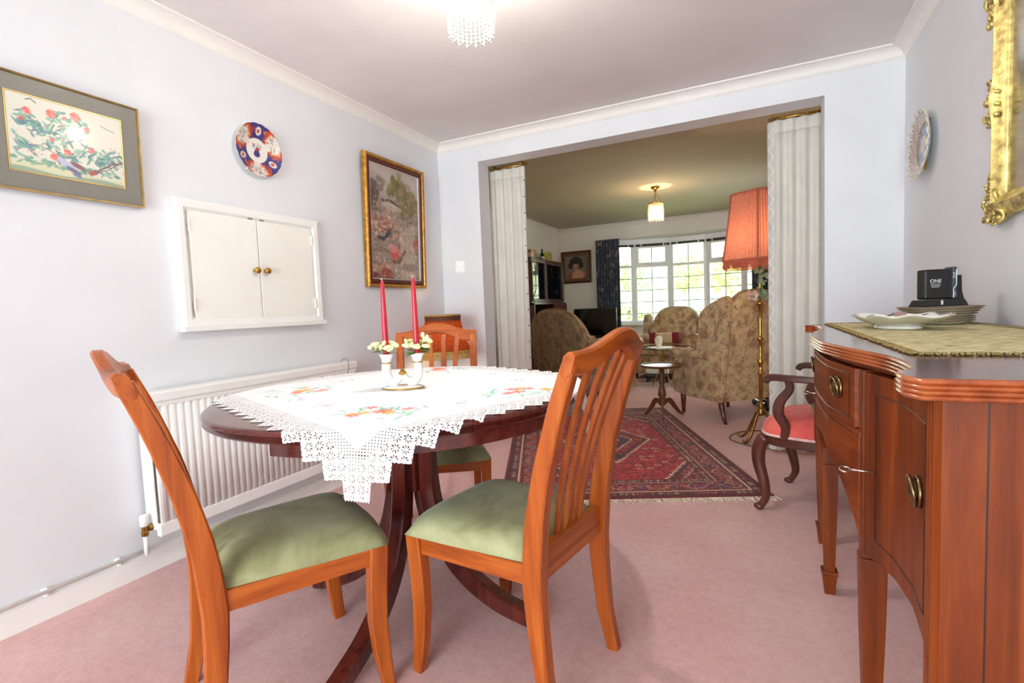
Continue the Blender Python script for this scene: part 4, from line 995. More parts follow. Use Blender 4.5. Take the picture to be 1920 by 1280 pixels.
# ---------------------------------------------------------------- ceiling pendants of beads
def pendant(loc, label, drop, R, zt, rows, seg, rodr=.004):
    t = thing('bead_pendant', label, 'pendant light', loc)
    bm = B(); lathe(bm, [(.050, 0), (.050, -.010), (.040, -.022), (.018, -.032), (.014, -.055), (.008, -.062), (.001, -.063)], 24); obj('ceiling_rose', bm, M['old_brass'], t, smooth=True)
    for k in range(3):
        a_ = 2 * PI * k / 3 + .3; bm = B(); tube(bm, [(0, 0, -.06), (R * .9 * math.cos(a_), R * .9 * math.sin(a_), zt)], .0022, 6); obj('chain', bm, M['old_brass'], t)
    bm = B(); tube(bm, [(0, 0, -.06), (0, 0, zt - .02)], rodr, 8); lathe(bm, [(.016, zt - .015), (.017, zt - .05), (.012, zt - .055)], 14); obj('lamp_holder', bm, M['old_brass'], t, smooth=True)
    bm = B(); lathe(bm, [(R + .002, zt), (R + .003, zt - .012), (R - .004, zt - .012), (R - .004, zt), (R + .002, zt)], 32, cap=False); obj('top_ring', bm, M['brass'], t, smooth=True)
    bm = B(); ball(bm, (0, 0, zt - .115), .030, 16, 10, (1, 1, 1.15)); lathe(bm, [(.014, zt - .05), (.018, zt - .088)], 12); obj('bulb', bm, M['bulb'], t, smooth=True)
    h = -drop - zt; pitch = (h + .012) / rows
    for k in range(seg):
        a_ = 2 * PI * k / seg; bm = B(); rd_ = 2 * PI * R / seg * .46; n_ = rows
        for i in range(n_ + (k % 2)):
            vs = bmesh.ops.create_icosphere(bm, subdivisions=1, radius=1.0)['verts']; z = zt - .014 + pitch * (i + .5)
            rr2 = R + (.004 * math.sin(PI * i / n_))
            for v in vs: v.co = Vector((rr2 * math.cos(a_) + v.co.x * rd_, rr2 * math.sin(a_) + v.co.y * rd_, z + v.co.z * abs(pitch) * .49))
        o = obj('bead_string', bm, M['bead'], t, smooth=True)
    return t
pendant((1.41, -1.87, H), 'glass bead ceiling light over the dining table, cut by the top of the photo', .345, .078, -.155, 12, 30)
pendant((1.30, 2.556, H), 'lit glass bead pendant on a brass rose in the sitting room', .375, .080, -.190, 11, 26)
# ---------------------------------------------------------------- sideboard
SY, SZ = -1.848, .934; SHALF = .818; SXB = W - .006
sbd = thing('sideboard', 'mahogany serpentine fronted sideboard with reeded top edge on tapered spade legs', 'sideboard', (2.8, SY, 0))
ox, oy = 2.8, SY
FD = [0, .15, .30, .40, .50, .60, .66, .70, .712, .730, .785]; FX = [2.473, 2.476, 2.502, 2.526, 2.548, 2.554, 2.549, 2.542, 2.532, 2.513, 2.511]
def fx(y):
    d = abs(y - SY); return float(np.interp(d, FD, FX))
def fxs(y):        # smoothed
    return sum(fx(y + e) for e in (-.03, -.015, 0, .015, .03)) / 5
def bodyx(y):      # body face: follows the top, without the corner blocks
    d = abs(y - SY); x = float(np.interp(d, FD[:7] + [.80], FX[:7] + [2.540])); return x + .020
plan = []
N = 90
for k in range(N + 1):
    y = SY - .788 + 1.576 * k / N; d = abs(y - SY); plan.append((fxs(y) if d < .69 else fx(y), y))
plan = [(2.526, SY - SHALF)] + plan + [(2.526, SY + SHALF), (SXB, SY + SHALF), (SXB, SY - SHALF)]
def inset(poly, d):
    n = len(poly); out = []
    for i in range(n):
        p0, p1, p2 = Vector(poly[i - 1]), Vector(poly[i]), Vector(poly[(i + 1) % n])
        a_, b_ = (p1 - p0), (p2 - p1); a_ = a_.normalized() if a_.length > 1e-6 else b_.normalized(); b_ = b_.normalized() if b_.length > 1e-6 else a_
        n1, n2 = Vector((a_.y, -a_.x)), Vector((b_.y, -b_.x)); m_ = (n1 + n2); m_ = m_.normalized() if m_.length > 1e-6 else n1
        k = d / max(.5, m_.dot(n1)); q = p1 + m_ * k; out.append((min(q.x, SXB) - ox, q.y - oy))
    return out
area = sum(plan[i][0] * plan[(i + 1) % len(plan)][1] - plan[(i + 1) % len(plan)][0] * plan[i][1] for i in range(len(plan)))
sg = 1 if area < 0 else -1           # sign so that positive d moves inwards
rings = []; rh = .0066
for i in range(4):
    for f, dd in ((0, .0036), (.22, .0010), (.5, 0), (.78, .0010)):
        rings.append((SZ - .030 + i * .0072 + f * .0072, dd))
rings += [(SZ - .0010, .0022), (SZ, .0045)]
bm = B(); loft(bm, [[(x, y, z) for x, y in inset(plan, sg * dd)] for z, dd in rings], cap=False)
obj('reeded_edge', bm, M['side_edge'], sbd, autosmooth=.6)
bm = B(); prism(bm, inset(plan, sg * .0044), SZ - .029, SZ + .0002); obj('top_board', bm, M['side_top'], sbd)
def patch(name, ya, yb, z0f, z1, proud, th, m, parent=None, n=26, x_of=bodyx):
    bm = B(); rings = []
    for k in range(n + 1):
        y = ya + (yb - ya) * k / n; x = x_of(y) - proud; z0 = z0f(y) if callable(z0f) else z0f; zz1 = z1(y) if callable(z1) else z1
        rings.append([(x - ox, y - oy, z0), (x - ox, y - oy, zz1), (x + th - ox, y - oy, zz1), (x + th - ox, y - oy, z0)])
    loft(bm, rings); return obj(name, bm, m, parent or sbd, autosmooth=.5, bevel=.0012)
Y0, Y1, Y2, Y3 = SY - .775, SY - .352, SY + .352, SY + .775
YM = SY
# carcass boards
for y, nm in ((SY - .785, 'end_panel'), (SY + .773, 'end_panel')):
    bm = B(); box(bm, 2.60 - ox, SXB - .02 - ox, y - oy, y + .012 - oy, .47, SZ - .03); obj(nm, bm, M['side_z'], sbd)
bm = B(); box(bm, 2.6045 - ox, 2.608 - ox, SY - .7862 - oy, SY - .784 - oy, .47, SZ - .03); obj('stringing', bm, M['inlay'], sbd)  # dark strip painted in as the shadow line between post and end panel
for y in (Y1 - .012, Y2 - .010):
    bm = B(); box(bm, bodyx(y) + .03 - ox, SXB - ox, y - oy, y + .022 - oy, .49, SZ - .03); obj('partition', bm, M['side_z'], sbd)
for a, b in ((Y0, Y1), (Y2, Y3)):
    bm = B(); box(bm, 2.60 - ox, SXB - ox, a - oy, b - oy, .492, .51); obj('cupboard_floor', bm, M['side_y'], sbd)
bm = B(); box(bm, SXB - .012 - ox, SXB - ox, Y0 - oy, Y3 - oy, .49, SZ - .03); obj('back_board', bm, M['side_y'], sbd)
# top rail under the board
patch('top_rail', Y0, Y3, .888, SZ - .029, -.012, .03, M['side_y'], n=60)
def arch_l(y0_, y1_):
    return lambda y: .478 + .020 * 4 * (y - y0_) * (y1_ - y) / (y1_ - y0_) ** 2
def ring_pull(parent, y, z, r=.026):
    x = bodyx(y) - .004; slope = (bodyx(y + .01) - bodyx(y - .01)) / .02
    g = bpy.data.objects.new('ring_pull', bpy.data.meshes.new('ring_pull')); 
    bm = B(); lathe(bm, [(r, 0), (r * 1.02, .004), (r * .9, .007), (r * .8, .006), (r * .72, .011), (r * .45, .014), (r * .2, .016), (.0005, .0165)], 28)
    o = obj('back_plate', bm, M['antique_brass'], parent, smooth=True, loc=(x - ox, y - oy, z), rot=(0, -PI / 2, -slope))
    bm = B(); tube(bm, [(r * .93 * math.cos(a_), r * .93 * math.sin(a_), .011 + .004 * math.cos(a_)) for a_ in np.linspace(0, 2 * PI, 28, endpoint=False)], .0032, 8, loop=True); obj('ring', bm, M['antique_brass'], o, smooth=True)
    bpy.data.objects.remove(g)
def key(parent, y, z):
    x = bodyx(y); bm = B(); tube(bm, [(x - ox, y - oy, z), (x - .050 - ox, y - oy, z + .002)], .0020, 8)
    tube(bm, [(x - .059 - ox + .010 * math.cos(a_), y - oy + .0065 * math.sin(a_), z + .0035 * math.sin(a_) + .002) for a_ in np.linspace(0, 2 * PI, 18, endpoint=False)], .0018, 6, loop=True)
    obj('key', bm, M['chrome'], parent, smooth=True)
def inlay(parent, ya, yb, za, zb, proud, n=18):
    bm = B()
    for (y0_, y1_, z0_, z1_) in ((ya, yb, zb - .0012, zb + .0012), (ya, yb, za - .0012, za + .0012)):
        tube(bm, [(bodyx(y0_ + (y1_ - y0_) * k / n) - proud - ox, y0_ + (y1_ - y0_) * k / n - oy, (z0_ + z1_) / 2) for k in range(n + 1)], .0013, 4)
    for y in (ya, yb): tube(bm, [(bodyx(y) - proud - ox, y - oy, za), (bodyx(y) - proud - ox, y - oy, zb)], .0013, 4)
    obj('stringing', bm, M['inlay'], parent)
d1 = patch('door', Y0 + .032, Y1 - .022, arch_l(Y0, Y1), .886, .004, .02, M['side_z']); ring_pull(d1, -2.50, .724); key(d1, Y1 - .075, .682); inlay(d1, Y0 + .085, Y1 - .072, .535, .845, .0042)
d2 = patch('door', Y2 + .022, Y3 - .032, arch_l(Y2, Y3), .886, .004, .02, M['side_z']); ring_pull(d2, -1.355, .765); key(d2, Y2 + .075, .70); inlay(d2, Y2 + .072, Y3 - .085, .535, .845, .0042)
dr = patch('drawer', Y1 + .026, Y2 - .026, .752, .886, .004, .02, M['side_y'], n=40); ring_pull(dr, SY - .235, .829); ring_pull(dr, SY + .235, .829); inlay(dr, Y1 + .05, Y2 - .05, .768, .870, .0042, 30)
bm = B(); box(bm, 2.53 - ox, SXB - .02 - ox, Y1 - oy, Y2 - oy, .735, .748); obj('dust_board', bm, M['side_y'], sbd)
patch('drawer_rail', Y1 + .01, Y2 - .01, .735, .750, .001, .03, M['side_y'], n=40)
patch('arched_apron', Y1 + .01, Y2 - .01, lambda y: .500 + .165 * (1 - ((y - SY) / (.345)) ** 2) ** .7 if abs(y - SY) < .345 else .50, .734, .002, .018, M['side_y'], n=60)
# reeded corner posts / legs
def leg(y, full, zt, inner):
    x = bodyx(y) - (.006 if full else .002); w = .040
    bm = B(); zs = [.0, .072, .073, .085, .086, .30, .47]; ws = [.030, .044, .050, .050, .032, .044, .050]
    rings = [[(x + dx * .5 + .022 - ox + s1 * w_ / 2, y - oy + s2 * w_ / 2, z) for s1, s2 in ((-1, -1), (1, -1), (1, 1), (-1, 1))] for z, w_, dx in zip(zs, ws, [0] * 7)]
    loft(bm, rings); obj('leg', bm, M['side_z'], sbd, bevel=.0015)
    if full:
        s = 1 if y > SY else -1
        bm = B(); prof = [(-.004, -s * .022)]
        for k in range(3):
            for f, dd in ((0, 0), (.3, -.0034), (.7, -.0034), (1, 0)): prof.append((-.004 + dd, -s * .020 + s * (k + f) * .0125))
        prof += [(.0, s * .025), (.048, s * .025), (.048, -s * .022)]
        if s < 0: prof = prof[::-1]
        loft(bm, [[(x + px - ox, y + py - oy, z) for px, py in prof] for z in (.445, SZ - .030)]); obj('reeded_post', bm, M['side_z'], sbd, autosmooth=.3)
    else:
        bm = B(); box(bm, x - ox, x + .04 - ox, y - .020 - oy, y + .020 - oy, .47, .888); obj('stile', bm, M['side_z'], sbd, bevel=.001)
leg(SY - .765, True, 0, 0); leg(SY + .765, True, 0, 0); leg(Y1, False, 0, 0); leg(Y2, False, 0, 0)
for y in (SY - .765, SY + .765):
    bm = B(); rings = [[(3.045 - ox + s1 * w_ / 2, y - oy + s2 * w_ / 2, z) for s1, s2 in ((-1, -1), (1, -1), (1, 1), (-1, 1))] for z, w_ in ((0, .03), (.072, .044), (.086, .05), (.087, .034), (.47, .05), (.90, .05))]
    loft(bm, rings); obj('rear_leg', bm, M['side_z'], sbd)

# ---------------------------------------------------------------- things standing on the sideboard
ZT = SZ + .0004
mt = thing('table_runner', 'woven cream and green tapestry runner with olive fringe on the sideboard', 'runner', (2.83, -1.73, ZT))
mx0, mx1, my0, my1 = 2.600, 2.995, -2.345, -1.09
bm = B(); nx, ny = 16, 40; rg = random.Random(8)
g = [[(mx0 + (mx1 - mx0) * i / nx - 2.83, my0 + (my1 - my0) * j / ny + 1.73, .003 + .0008 * rg.random()) for j in range(ny + 1)] for i in range(nx + 1)]
vs = [[bm.verts.new(p) for p in r] for r in g]
for i in range(nx):
    for j in range(ny): bm.faces.new((vs[i][j], vs[i + 1][j], vs[i + 1][j + 1], vs[i][j + 1]))
o = obj('woven_cloth', bm, M['mat'], mt, smooth=True); o.modifiers.new('thick', 'SOLIDIFY').thickness = .003
bm = B()
per = []
for (a0, b0, a1, b1) in ((mx0, my0, mx0, my1), (mx0, my1, mx1, my1), (mx1, my1, mx1, my0), (mx1, my0, mx0, my0)):
    L_ = math.hypot(a1 - a0, b1 - b0); n_ = int(L_ / .006)
    nx_, ny_ = (b1 - b0) / L_, -(a1 - a0) / L_
    if nx_ * ((a0 + a1) / 2 - (mx0 + mx1) / 2) + ny_ * ((b0 + b1) / 2 - (my0 + my1) / 2) < 0: nx_, ny_ = -nx_, -ny_
    for k in range(n_):
        f = (k + .5) / n_; x, y = a0 + (a1 - a0) * f - 2.83, b0 + (b1 - b0) * f + 1.73; l_ = rg.uniform(.010, .018); j_ = rg.uniform(-.004, .004)
        tube(bm, [(x, y, .0035), (x + nx_ * l_ * .5 + ny_ * j_ * .5, y + ny_ * l_ * .5 - nx_ * j_ * .5, .0045), (x + nx_ * l_ + ny_ * j_, y + ny_ * l_ - nx_ * j_, .002)], .0024, 5)
o = obj('fringe', bm, M['mat_fringe'], mt, smooth=True); o['kind'] = 'stuff'
# leaf shaped dish
ds = thing('leaf_dish', 'white and black patterned leaf-shaped china dish on the runner', 'dish', (2.735, -1.535, ZT + .0042), math.radians(-64))
bm = B(); rings = []
for r_, z in ((.060, .0), (.064, .004), (.058, .010)): rings.append([(1.25 * r_ * math.cos(a_), .8 * r_ * math.sin(a_), z) for a_ in np.linspace(0, 2 * PI, 40, endpoint=False)])
loft(bm, rings); obj('foot_ring', bm, M['porcelain'], ds, smooth=True)
nr, na = 26, 120; t_ = np.linspace(0, 1, nr)[:, None]; a_ = np.linspace(0, 2 * PI, na, endpoint=False)[None, :]
Rr = .125 * (1 + .045 * np.sin(a_ * 9) * t_ ** 3 + .28 * np.maximum(0, np.cos(a_)) ** 6 * t_ + .42 * np.maximum(0, -np.cos(a_)) ** 14 * t_ ** 2) * t_
zz = .008 + .038 * t_ ** 2.2 + .004 * np.sin(a_ * 9) * t_ ** 3
Vt = np.stack([Rr * np.cos(a_) * 1.12, Rr * np.sin(a_) * .86, zz], -1); Vb = Vt.copy(); Vb[..., 2] -= .005
cc = np.ones((nr, na, 3)) * L3((232, 232, 232)); m1 = (np.sin(a_ * 5 + t_ * 9) * np.sin(t_ * 16 + a_ * 2) > .35) & (t_ > .15); cc[m1] = L3((40, 44, 62)); m2 = (np.sin(a_ * 3 + 1) > .9) & (t_ > .5); cc[m2] = L3((170, 130, 120))
i, j = np.meshgrid(np.arange(nr - 1), np.arange(na), indexing='ij'); A_ = (i * na + j).ravel(); B_ = (i * na + (j + 1) % na).ravel(); F1 = np.stack([A_, A_ + na, B_ + na, B_], 1); of = nr * na; j = np.arange(na); o_ = (nr - 1) * na
F3 = np.stack([o_ + j, o_ + j + of, o_ + (j + 1) % na + of, o_ + (j + 1) % na], 1)
np_mesh('dish', np.concatenate([Vt.reshape(-1, 3), Vb.reshape(-1, 3)]), np.concatenate([F1, F1[:, ::-1] + of, F3]), M['plate_paint'], ds, np.concatenate([cc.reshape(-1, 3), np.ones((of, 3)) * L3((206, 204, 190))]))
# stack of plates
zc = ZT + .0045; px_, py_ = 2.900, -1.30
specs = [(.095, .0), (.095, .007), (.095, .014), (.100, .024), (.105, .032), (.112, .040), (.118, .047)]
words = ['bottom-most small gilt rimmed plate, lowest of the stack on the sideboard', 'second plate from the bottom of the stack on the sideboard', 'third plate from the bottom of the stack on the sideboard', 'middle plate of the stack on the sideboard', 'third plate from the top of the stack on the sideboard', 'second plate from the top of the stack on the sideboard', 'topmost wide plate of the stack, under the black box']
for k, (r_, dz) in enumerate(specs):
    t = thing('plate', words[k], 'plate', (px_, py_, zc + dz), group='plates stacked on the sideboard')
    bm = B(); lathe(bm, [(.001, .0015), (r_ * .6, .0015), (r_ * .62, 0), (r_ * .66, 0), (r_ * .68, .002), (r_, .0115), (r_ + .001, .0125), (r_ - .001, .0135), (r_ * .7, .0050), (r_ * .6, .0035), (.001, .0035)], 44); obj('china', bm, M['cream_china'], t, smooth=True)
    bm = B(); tube(bm, [(r_ * math.cos(q_), r_ * math.sin(q_), .0128) for q_ in np.linspace(0, 2 * PI, 44, endpoint=False)], .0014, 6, loop=True); obj('brown_rim', bm, plain('brown_plate_rim', (112, 78, 52), .4) if k == 0 else bpy.data.materials['brown_plate_rim'], t, smooth=True)
# external drive in its cradle
zc2 = zc + .047 + .0138
dv = thing('hard_drive', 'black box drive marked ONE standing in its cradle on the plates', 'hard drive', (2.895, -1.310, zc2), math.radians(18))
bm = B(); rings = [[(sx_ * (w_ / 2), sy_ * d_ / 2, z) for sx_, sy_ in ((-1, -1), (1, -1), (1, 1), (-1, 1))] for z, w_, d_ in ((0, .150, .062), (.004, .150, .062), (.024, .132, .054))]
loft(bm, rings); obj('cradle', bm, M['black'], dv, bevel=.002)
bm = B(); loft(bm, [[(x, y, z) for x, y in ((a0, -.02), (a1, -.02), (a1, .02), (a0, .02))] for z, a0, a1 in ((.020, .034, .070), (.05, .040, .062), (.105, .044, .060))]); obj('cradle_back', bm, M['black'], dv, bevel=.002)
bm = B(); box(bm, -.056, .030, -.022, .022, .025, .128); cs_ = obj('drive_case', bm, M['black_gloss'], dv, bevel=.006)
bm = B(); box(bm, .0305, .046, -.021, .021, .026, .134); obj('spine_panel', bm, M['grey_plastic'], dv, bevel=.004)
bm = B(); bar(bm, [(.0466, -.0215, .027), (.0466, -.0215, .060)], .003, .0015); obj('light_line', bm, M['white_print'], dv)
bm = B(); bar(bm, [(.034, -.0218, .030), (.034, -.0218, .060), (.042, -.0218, .072), (.042, -.0218, .125)], .0024, .0012, up=(0, 1, 0)); obj('silver_line', bm, M['white_print'], dv)
bm = B(); cbox(bm, (-.006, -.0285, .011), (.006, .004, .020)); obj('white_stripe', bm, M['white_print'], dv)
def letters(word, parent, m, size, loc, rot, name='lettering'):
    cu = bpy.data.curves.new(name, 'FONT'); cu.body = word; cu.size = size; cu.extrude = .0002; cu.align_x = 'CENTER'
    tmp = bpy.data.objects.new(name, cu); COL.objects.link(tmp); bpy.context.view_layer.update()
    me = bpy.data.meshes.new_from_object(tmp.evaluated_get(bpy.context.evaluated_depsgraph_get())); bpy.data.objects.remove(tmp); bpy.data.curves.remove(cu)
    o = bpy.data.objects.new(name, me); COL.objects.link(o); o.parent = parent; o.location = loc; o.rotation_euler = rot; me.materials.clear(); me.materials.append(m); return o
letters('ONE', dv, M['white_print'], .017, (-.022, -.0226, .082), (PI / 2, 0, 0))
bm = B()
for k, w_ in enumerate((.030, .030, .024)): cbox(bm, (-.022, -.0224, .077 - .005 * k), (w_, .0004, .0013))
obj('small_print', bm, M['white_print'], dv)
letters('3.0', dv, M['white_print'], .011, (.0405, -.0216, .042), (PI / 2, -PI / 2, 0))
letters('ONE', dv, M['white_print'], .010, (.0385, -.0216, .105), (PI / 2, -PI / 2, 0))
# ---------------------------------------------------------------- curtains in the opening
def drape(name, label, x0, x1, y, ztop, zbot, m, nf, depth, cat='curtain', lead=None, parent_extra=None, flare=0.0, ny_=None, phase=0.0):
    t = thing(name, label, cat, ((x0 + x1) / 2, y, zbot))
    xm = (x0 + x1) / 2; nu_, nz = nf * 10 + 1, 16; V_ = np.zeros((nu_, nz, 3)); rg = random.Random(int(abs(x0) * 100))
    wob_ = [rg.uniform(.6, 1.15) for _ in range(nf + 2)]; sh = [rg.uniform(-.25, .25) for _ in range(nf + 2)]
    for i in range(nu_):
        f = i / (nu_ - 1); k = f * nf
        for j in range(nz):
            g = j / (nz - 1); z = zbot + (ztop - zbot) * g - zbot
            a = wob_[int(k)] * (1 - (k % 1)) + wob_[int(k) + 1] * (k % 1)
            pin = .45 + .55 * min(1, (1 - g) / .12)
            xx = x0 + (x1 - x0) * f + flare * (1 - g) * (f - .5) + .006 * math.sin(2 * PI * k * 2) * (1 - g)
            V_[i, j] = (xx - xm, depth * a * pin * math.sin(2 * PI * (k + phase + .05 * math.sin(g * 5 + i * .02))), z)
    o = np_mesh('cloth', V_.reshape(-1, 3), grid_faces(nu_, nz), m, t)
    md = o.modifiers.new('thick', 'SOLIDIFY'); md.thickness = .003
    bm = B(); pts = [V_[i, nz - 1] for i in range(nu_)]
    loft(bm, [[(p[0], p[1] + q, p[2] + zz) for q, zz in ((-.004, -.07), (-.007, 0), (0, .012), (.007, 0), (.004, -.07))] for p in pts], closed=False, cap=False)
    obj('gathered_heading', bm, m, t, smooth=True)
    return t, V_
for x0_, x1_, side_ in ((.385, .695, 'left'), (2.415, 2.74, 'right')):
    rail = thing('curtain_rail', 'short brass curtain rail at the %s end of the beam over the wide opening' % side_, 'curtain rail', (x0_, .235, 2.206), group='brass rails of the opening curtains')
    bm = B(); tube(bm, [(0, 0, 0), (x1_ - x0_, 0, 0)], .008, 10); obj('rail', bm, M['brass'], rail, smooth=True)
    for x in (.03, x1_ - x0_ - .03):
        bm = B(); box(bm, x - .008, x + .008, -.065, .004, -.006, .014); obj('bracket', bm, M['old_brass'], rail)
    for k in range(6):
        bm = B(); x = .05 + k * .043; tube(bm, [(x, .0125 * math.cos(a), .0125 * math.sin(a)) for a in np.linspace(0, 2 * PI, 16, endpoint=False)], .0022, 6, loop=True); obj('ring', bm, M['brass'], rail, smooth=True)
t, V_ = drape('opening_curtain', 'cream curtain with a studded edge at the left of the wide opening', .352, .668, .235, 2.188, .03, M['curtain'], 4, .017, flare=-.02)
bm = B(); e = V_[-1]
loft(bm, [[(p[0] - .012, p[1] - .005, p[2]), (p[0] + .006, p[1] - .006, p[2]), (p[0] + .006, p[1] + .004, p[2])] for p in e], closed=False, cap=False); obj('edge_tape', bm, M['curtain_tape'], t)
for k in range(16):
    z = .10 + k * .13; p = e[0] * 0 + [np.interp(z, e[:, 2], e[:, 0]), np.interp(z, e[:, 2], e[:, 1]), z]
    bm = B(); ball(bm, (0, 0, 0), .006, 8, 5, (1, .5, 1)); obj('stud', bm, M['dark_spot'], t, smooth=True, loc=(p[0] - .003, p[1] - .006, z))
t, V_ = drape('opening_curtain', 'cream curtain with a zigzag edge band at the right of the wide opening', 2.440, 2.735, .235, 2.188, .03, M['curtain'], 4, .017, phase=.4)
bm = B(); e = V_[0]
loft(bm, [[(p[0] - .030, p[1] + .006, p[2]), (p[0] - .012, p[1] - .010, p[2]), (p[0] + .012, p[1] - .012, p[2])] for p in e], closed=False, cap=False); obj('edge_band', bm, M['curtain_tape'], t)
bm = B(); pts = []
for k in range(47):
    z = .03 + k * .0455; pts.append((e[0][0] + (-.026 if k % 2 else .004), np.interp(z, e[:, 2], e[:, 1]) - (.004 if k % 2 else .0135), z))
tube(bm, pts, .0022, 5); obj('zigzag_stitch', bm, M['upvc'], t)

# ---------------------------------------------------------------- bay curtains
drape('bay_curtain', 'navy floral curtain gathered at the left of the bay window', -.075, .325, LY - .07, 2.13, .04, M['bay_curtain'], 8, .030, cat='curtain')
drape('bay_curtain', 'navy floral curtain at the right of the bay, below the pink lampshade', 2.30, 2.72, LY - .07, 2.13, .04, M['bay_curtain'], 8, .030, cat='curtain')

# ---------------------------------------------------------------- upholstered chairs
def rbox(bm, x0, x1, y0, y1, z0, z1, r=.3, n=1):
    """box with extra loops so that subdivision keeps a soft, full form"""
    def ax(a, b, r_): d = (b - a); e = min(r_, abs(d) * .3); return [a, a + e, b - e, b]
    X, Y, Z = ax(x0, x1, r), ax(y0, y1, r), ax(z0, z1, r); vs = {}
    for i in range(4):
        for j in range(4):
            for k in range(4):
                if i in (0, 3) or j in (0, 3) or k in (0, 3): vs[i, j, k] = bm.verts.new((X[i], Y[j], Z[k]))
    for a in range(3):
        for b in range(3):
            for k in (0, 3):
                bm.faces.new((vs[a, b, k], vs[a + 1, b, k], vs[a + 1, b + 1, k], vs[a, b + 1, k]))
                bm.faces.new((vs[a, k, b], vs[a + 1, k, b], vs[a + 1, k, b + 1], vs[a, k, b + 1]))
                bm.faces.new((vs[k, a, b], vs[k, a + 1, b], vs[k, a + 1, b + 1], vs[k, a, b + 1]))
    return vs
def turned_leg(bm, x, y, h, r=.022, kx=0, ky=0):
    rings = []
    for z, k, o_ in ((0, .62, 1), (h * .35, .75, .5), (h * .7, .95, .12), (h, 1.1, 0)):
        rings.append([(x + kx * o_ + r * k * math.cos(a), y + ky * o_ + r * k * math.sin(a), z) for a in np.linspace(0, 2 * PI, 12, endpoint=False)])
    loft(bm, rings)
def wing_chair(label, loc, th, w=.62, d=.60, top=1.10, m='uphol', legh=.185):
    """local +y = facing; origin at the middle of the leg square"""
    t = thing('wing_armchair', label, 'armchair', loc, th - PI / 2); h = w / 2; m_ = M[m]; yb = -d / 2; yf = d / 2
    # back: tall panel with a scrolled, arched top
    bm = B(); n = 20; rings = []
    for k in range(n + 1):
        u = -1 + 2 * k / n; zt = top - .035 + .075 * (1 - u * u) - .055 * math.exp(-((abs(u) - .74) / .12) ** 2) + .012 * (abs(u) > .9)
        x = u * (h + .012); rec = lambda z: -.13 * max(0, z - .35) / .75
        rings.append([(x, yb + .0 + rec(legh), legh), (x, yb - .0 + rec(.6), .6), (x, yb + rec(zt - .03), zt - .03), (x, yb + .02 + rec(zt), zt), (x, yb + .055 + rec(zt), zt + .008), (x, yb + .10 + rec(zt), zt - .02), (x, yb + .12 + rec(.6), .6), (x, yb + .12, legh)])
    loft(bm, rings); obj('back', bm, m_, t, smooth=False, autosmooth=.9)
    bm = B(); rings_ = [(r[4][0], r[4][1] - .032, r[4][2] - .008) for r in rings]; tube(bm, rings_, .006, 6); obj('piping', bm, M['piping'], t, smooth=True)
    for s in (-1, 1):
        # side: wing curving down into the arm
        prof = [(yb + .0, legh), (yf + .02, legh + .01), (yf + .03, .40), (yf + .0, .56), (yf - .06, .605), (yf - .20, .60), (yf - .30, .64), (yf - .345, .78), (yf - .37, .95), (yb + .03, top - .035), (yb - .11, top - .03), (yb - .075, .75)]
        pts = smooth_pts(prof + [prof[0]], 3)[:-1]
        bm = B(); x0, x1 = s * (h - .075), s * (h + .004)
        cy = sum(p[0] for p in pts) / len(pts); cz = sum(p[1] for p in pts) / len(pts)
        loft(bm, [[(x, cy + (y - cy) * k, cz + (z - cz) * k) for y, z in pts] for x, k in ((x0, .93), (x0 + s * .014, .985), (x0 + s * .035, 1.0), (x1 - s * .012, 1.0), (x1, .975))]); obj('side_wing', bm, m_, t, autosmooth=.8)
        bm = B(); rings = []
        for k in range(9):
            f = k / 8; y = yb + .10 + (yf - yb - .06) * f; r = .050 + .014 * f
            rings.append([(s * (h - .02) + r * math.cos(a), y, .575 + r * .8 * math.sin(a)) for a in np.linspace(0, 2 * PI, 16, endpoint=False)])
        loft(bm, rings); obj('scroll_arm', bm, m_, t, autosmooth=.9)
        for yy, ky in ((yb + .03, -.05), (yf - .05, 0)):
            bm = B(); turned_leg(bm, s * (h - .045), yy, legh + .01, .026, 0, ky); obj('leg', bm, M['dark_z'], t, smooth=True)
    bm = B(); box(bm, -h + .06, h - .06, yb + .02, yf - .01, legh, .36); obj('seat_base', bm, m_, t, bevel=.02)
    bm = B(); rbox(bm, -h + .078, h - .078, yb + .13, yf + .02, .36, .49, .05); obj('seat_cushion', bm, m_, t, smooth=True, subsurf=2)
    return t
wing_chair('high backed floral wing armchair seen from behind, next to the brass standard lamp', (2.065, 1.435, 0), math.radians(133), w=.60, d=.60, top=1.09)
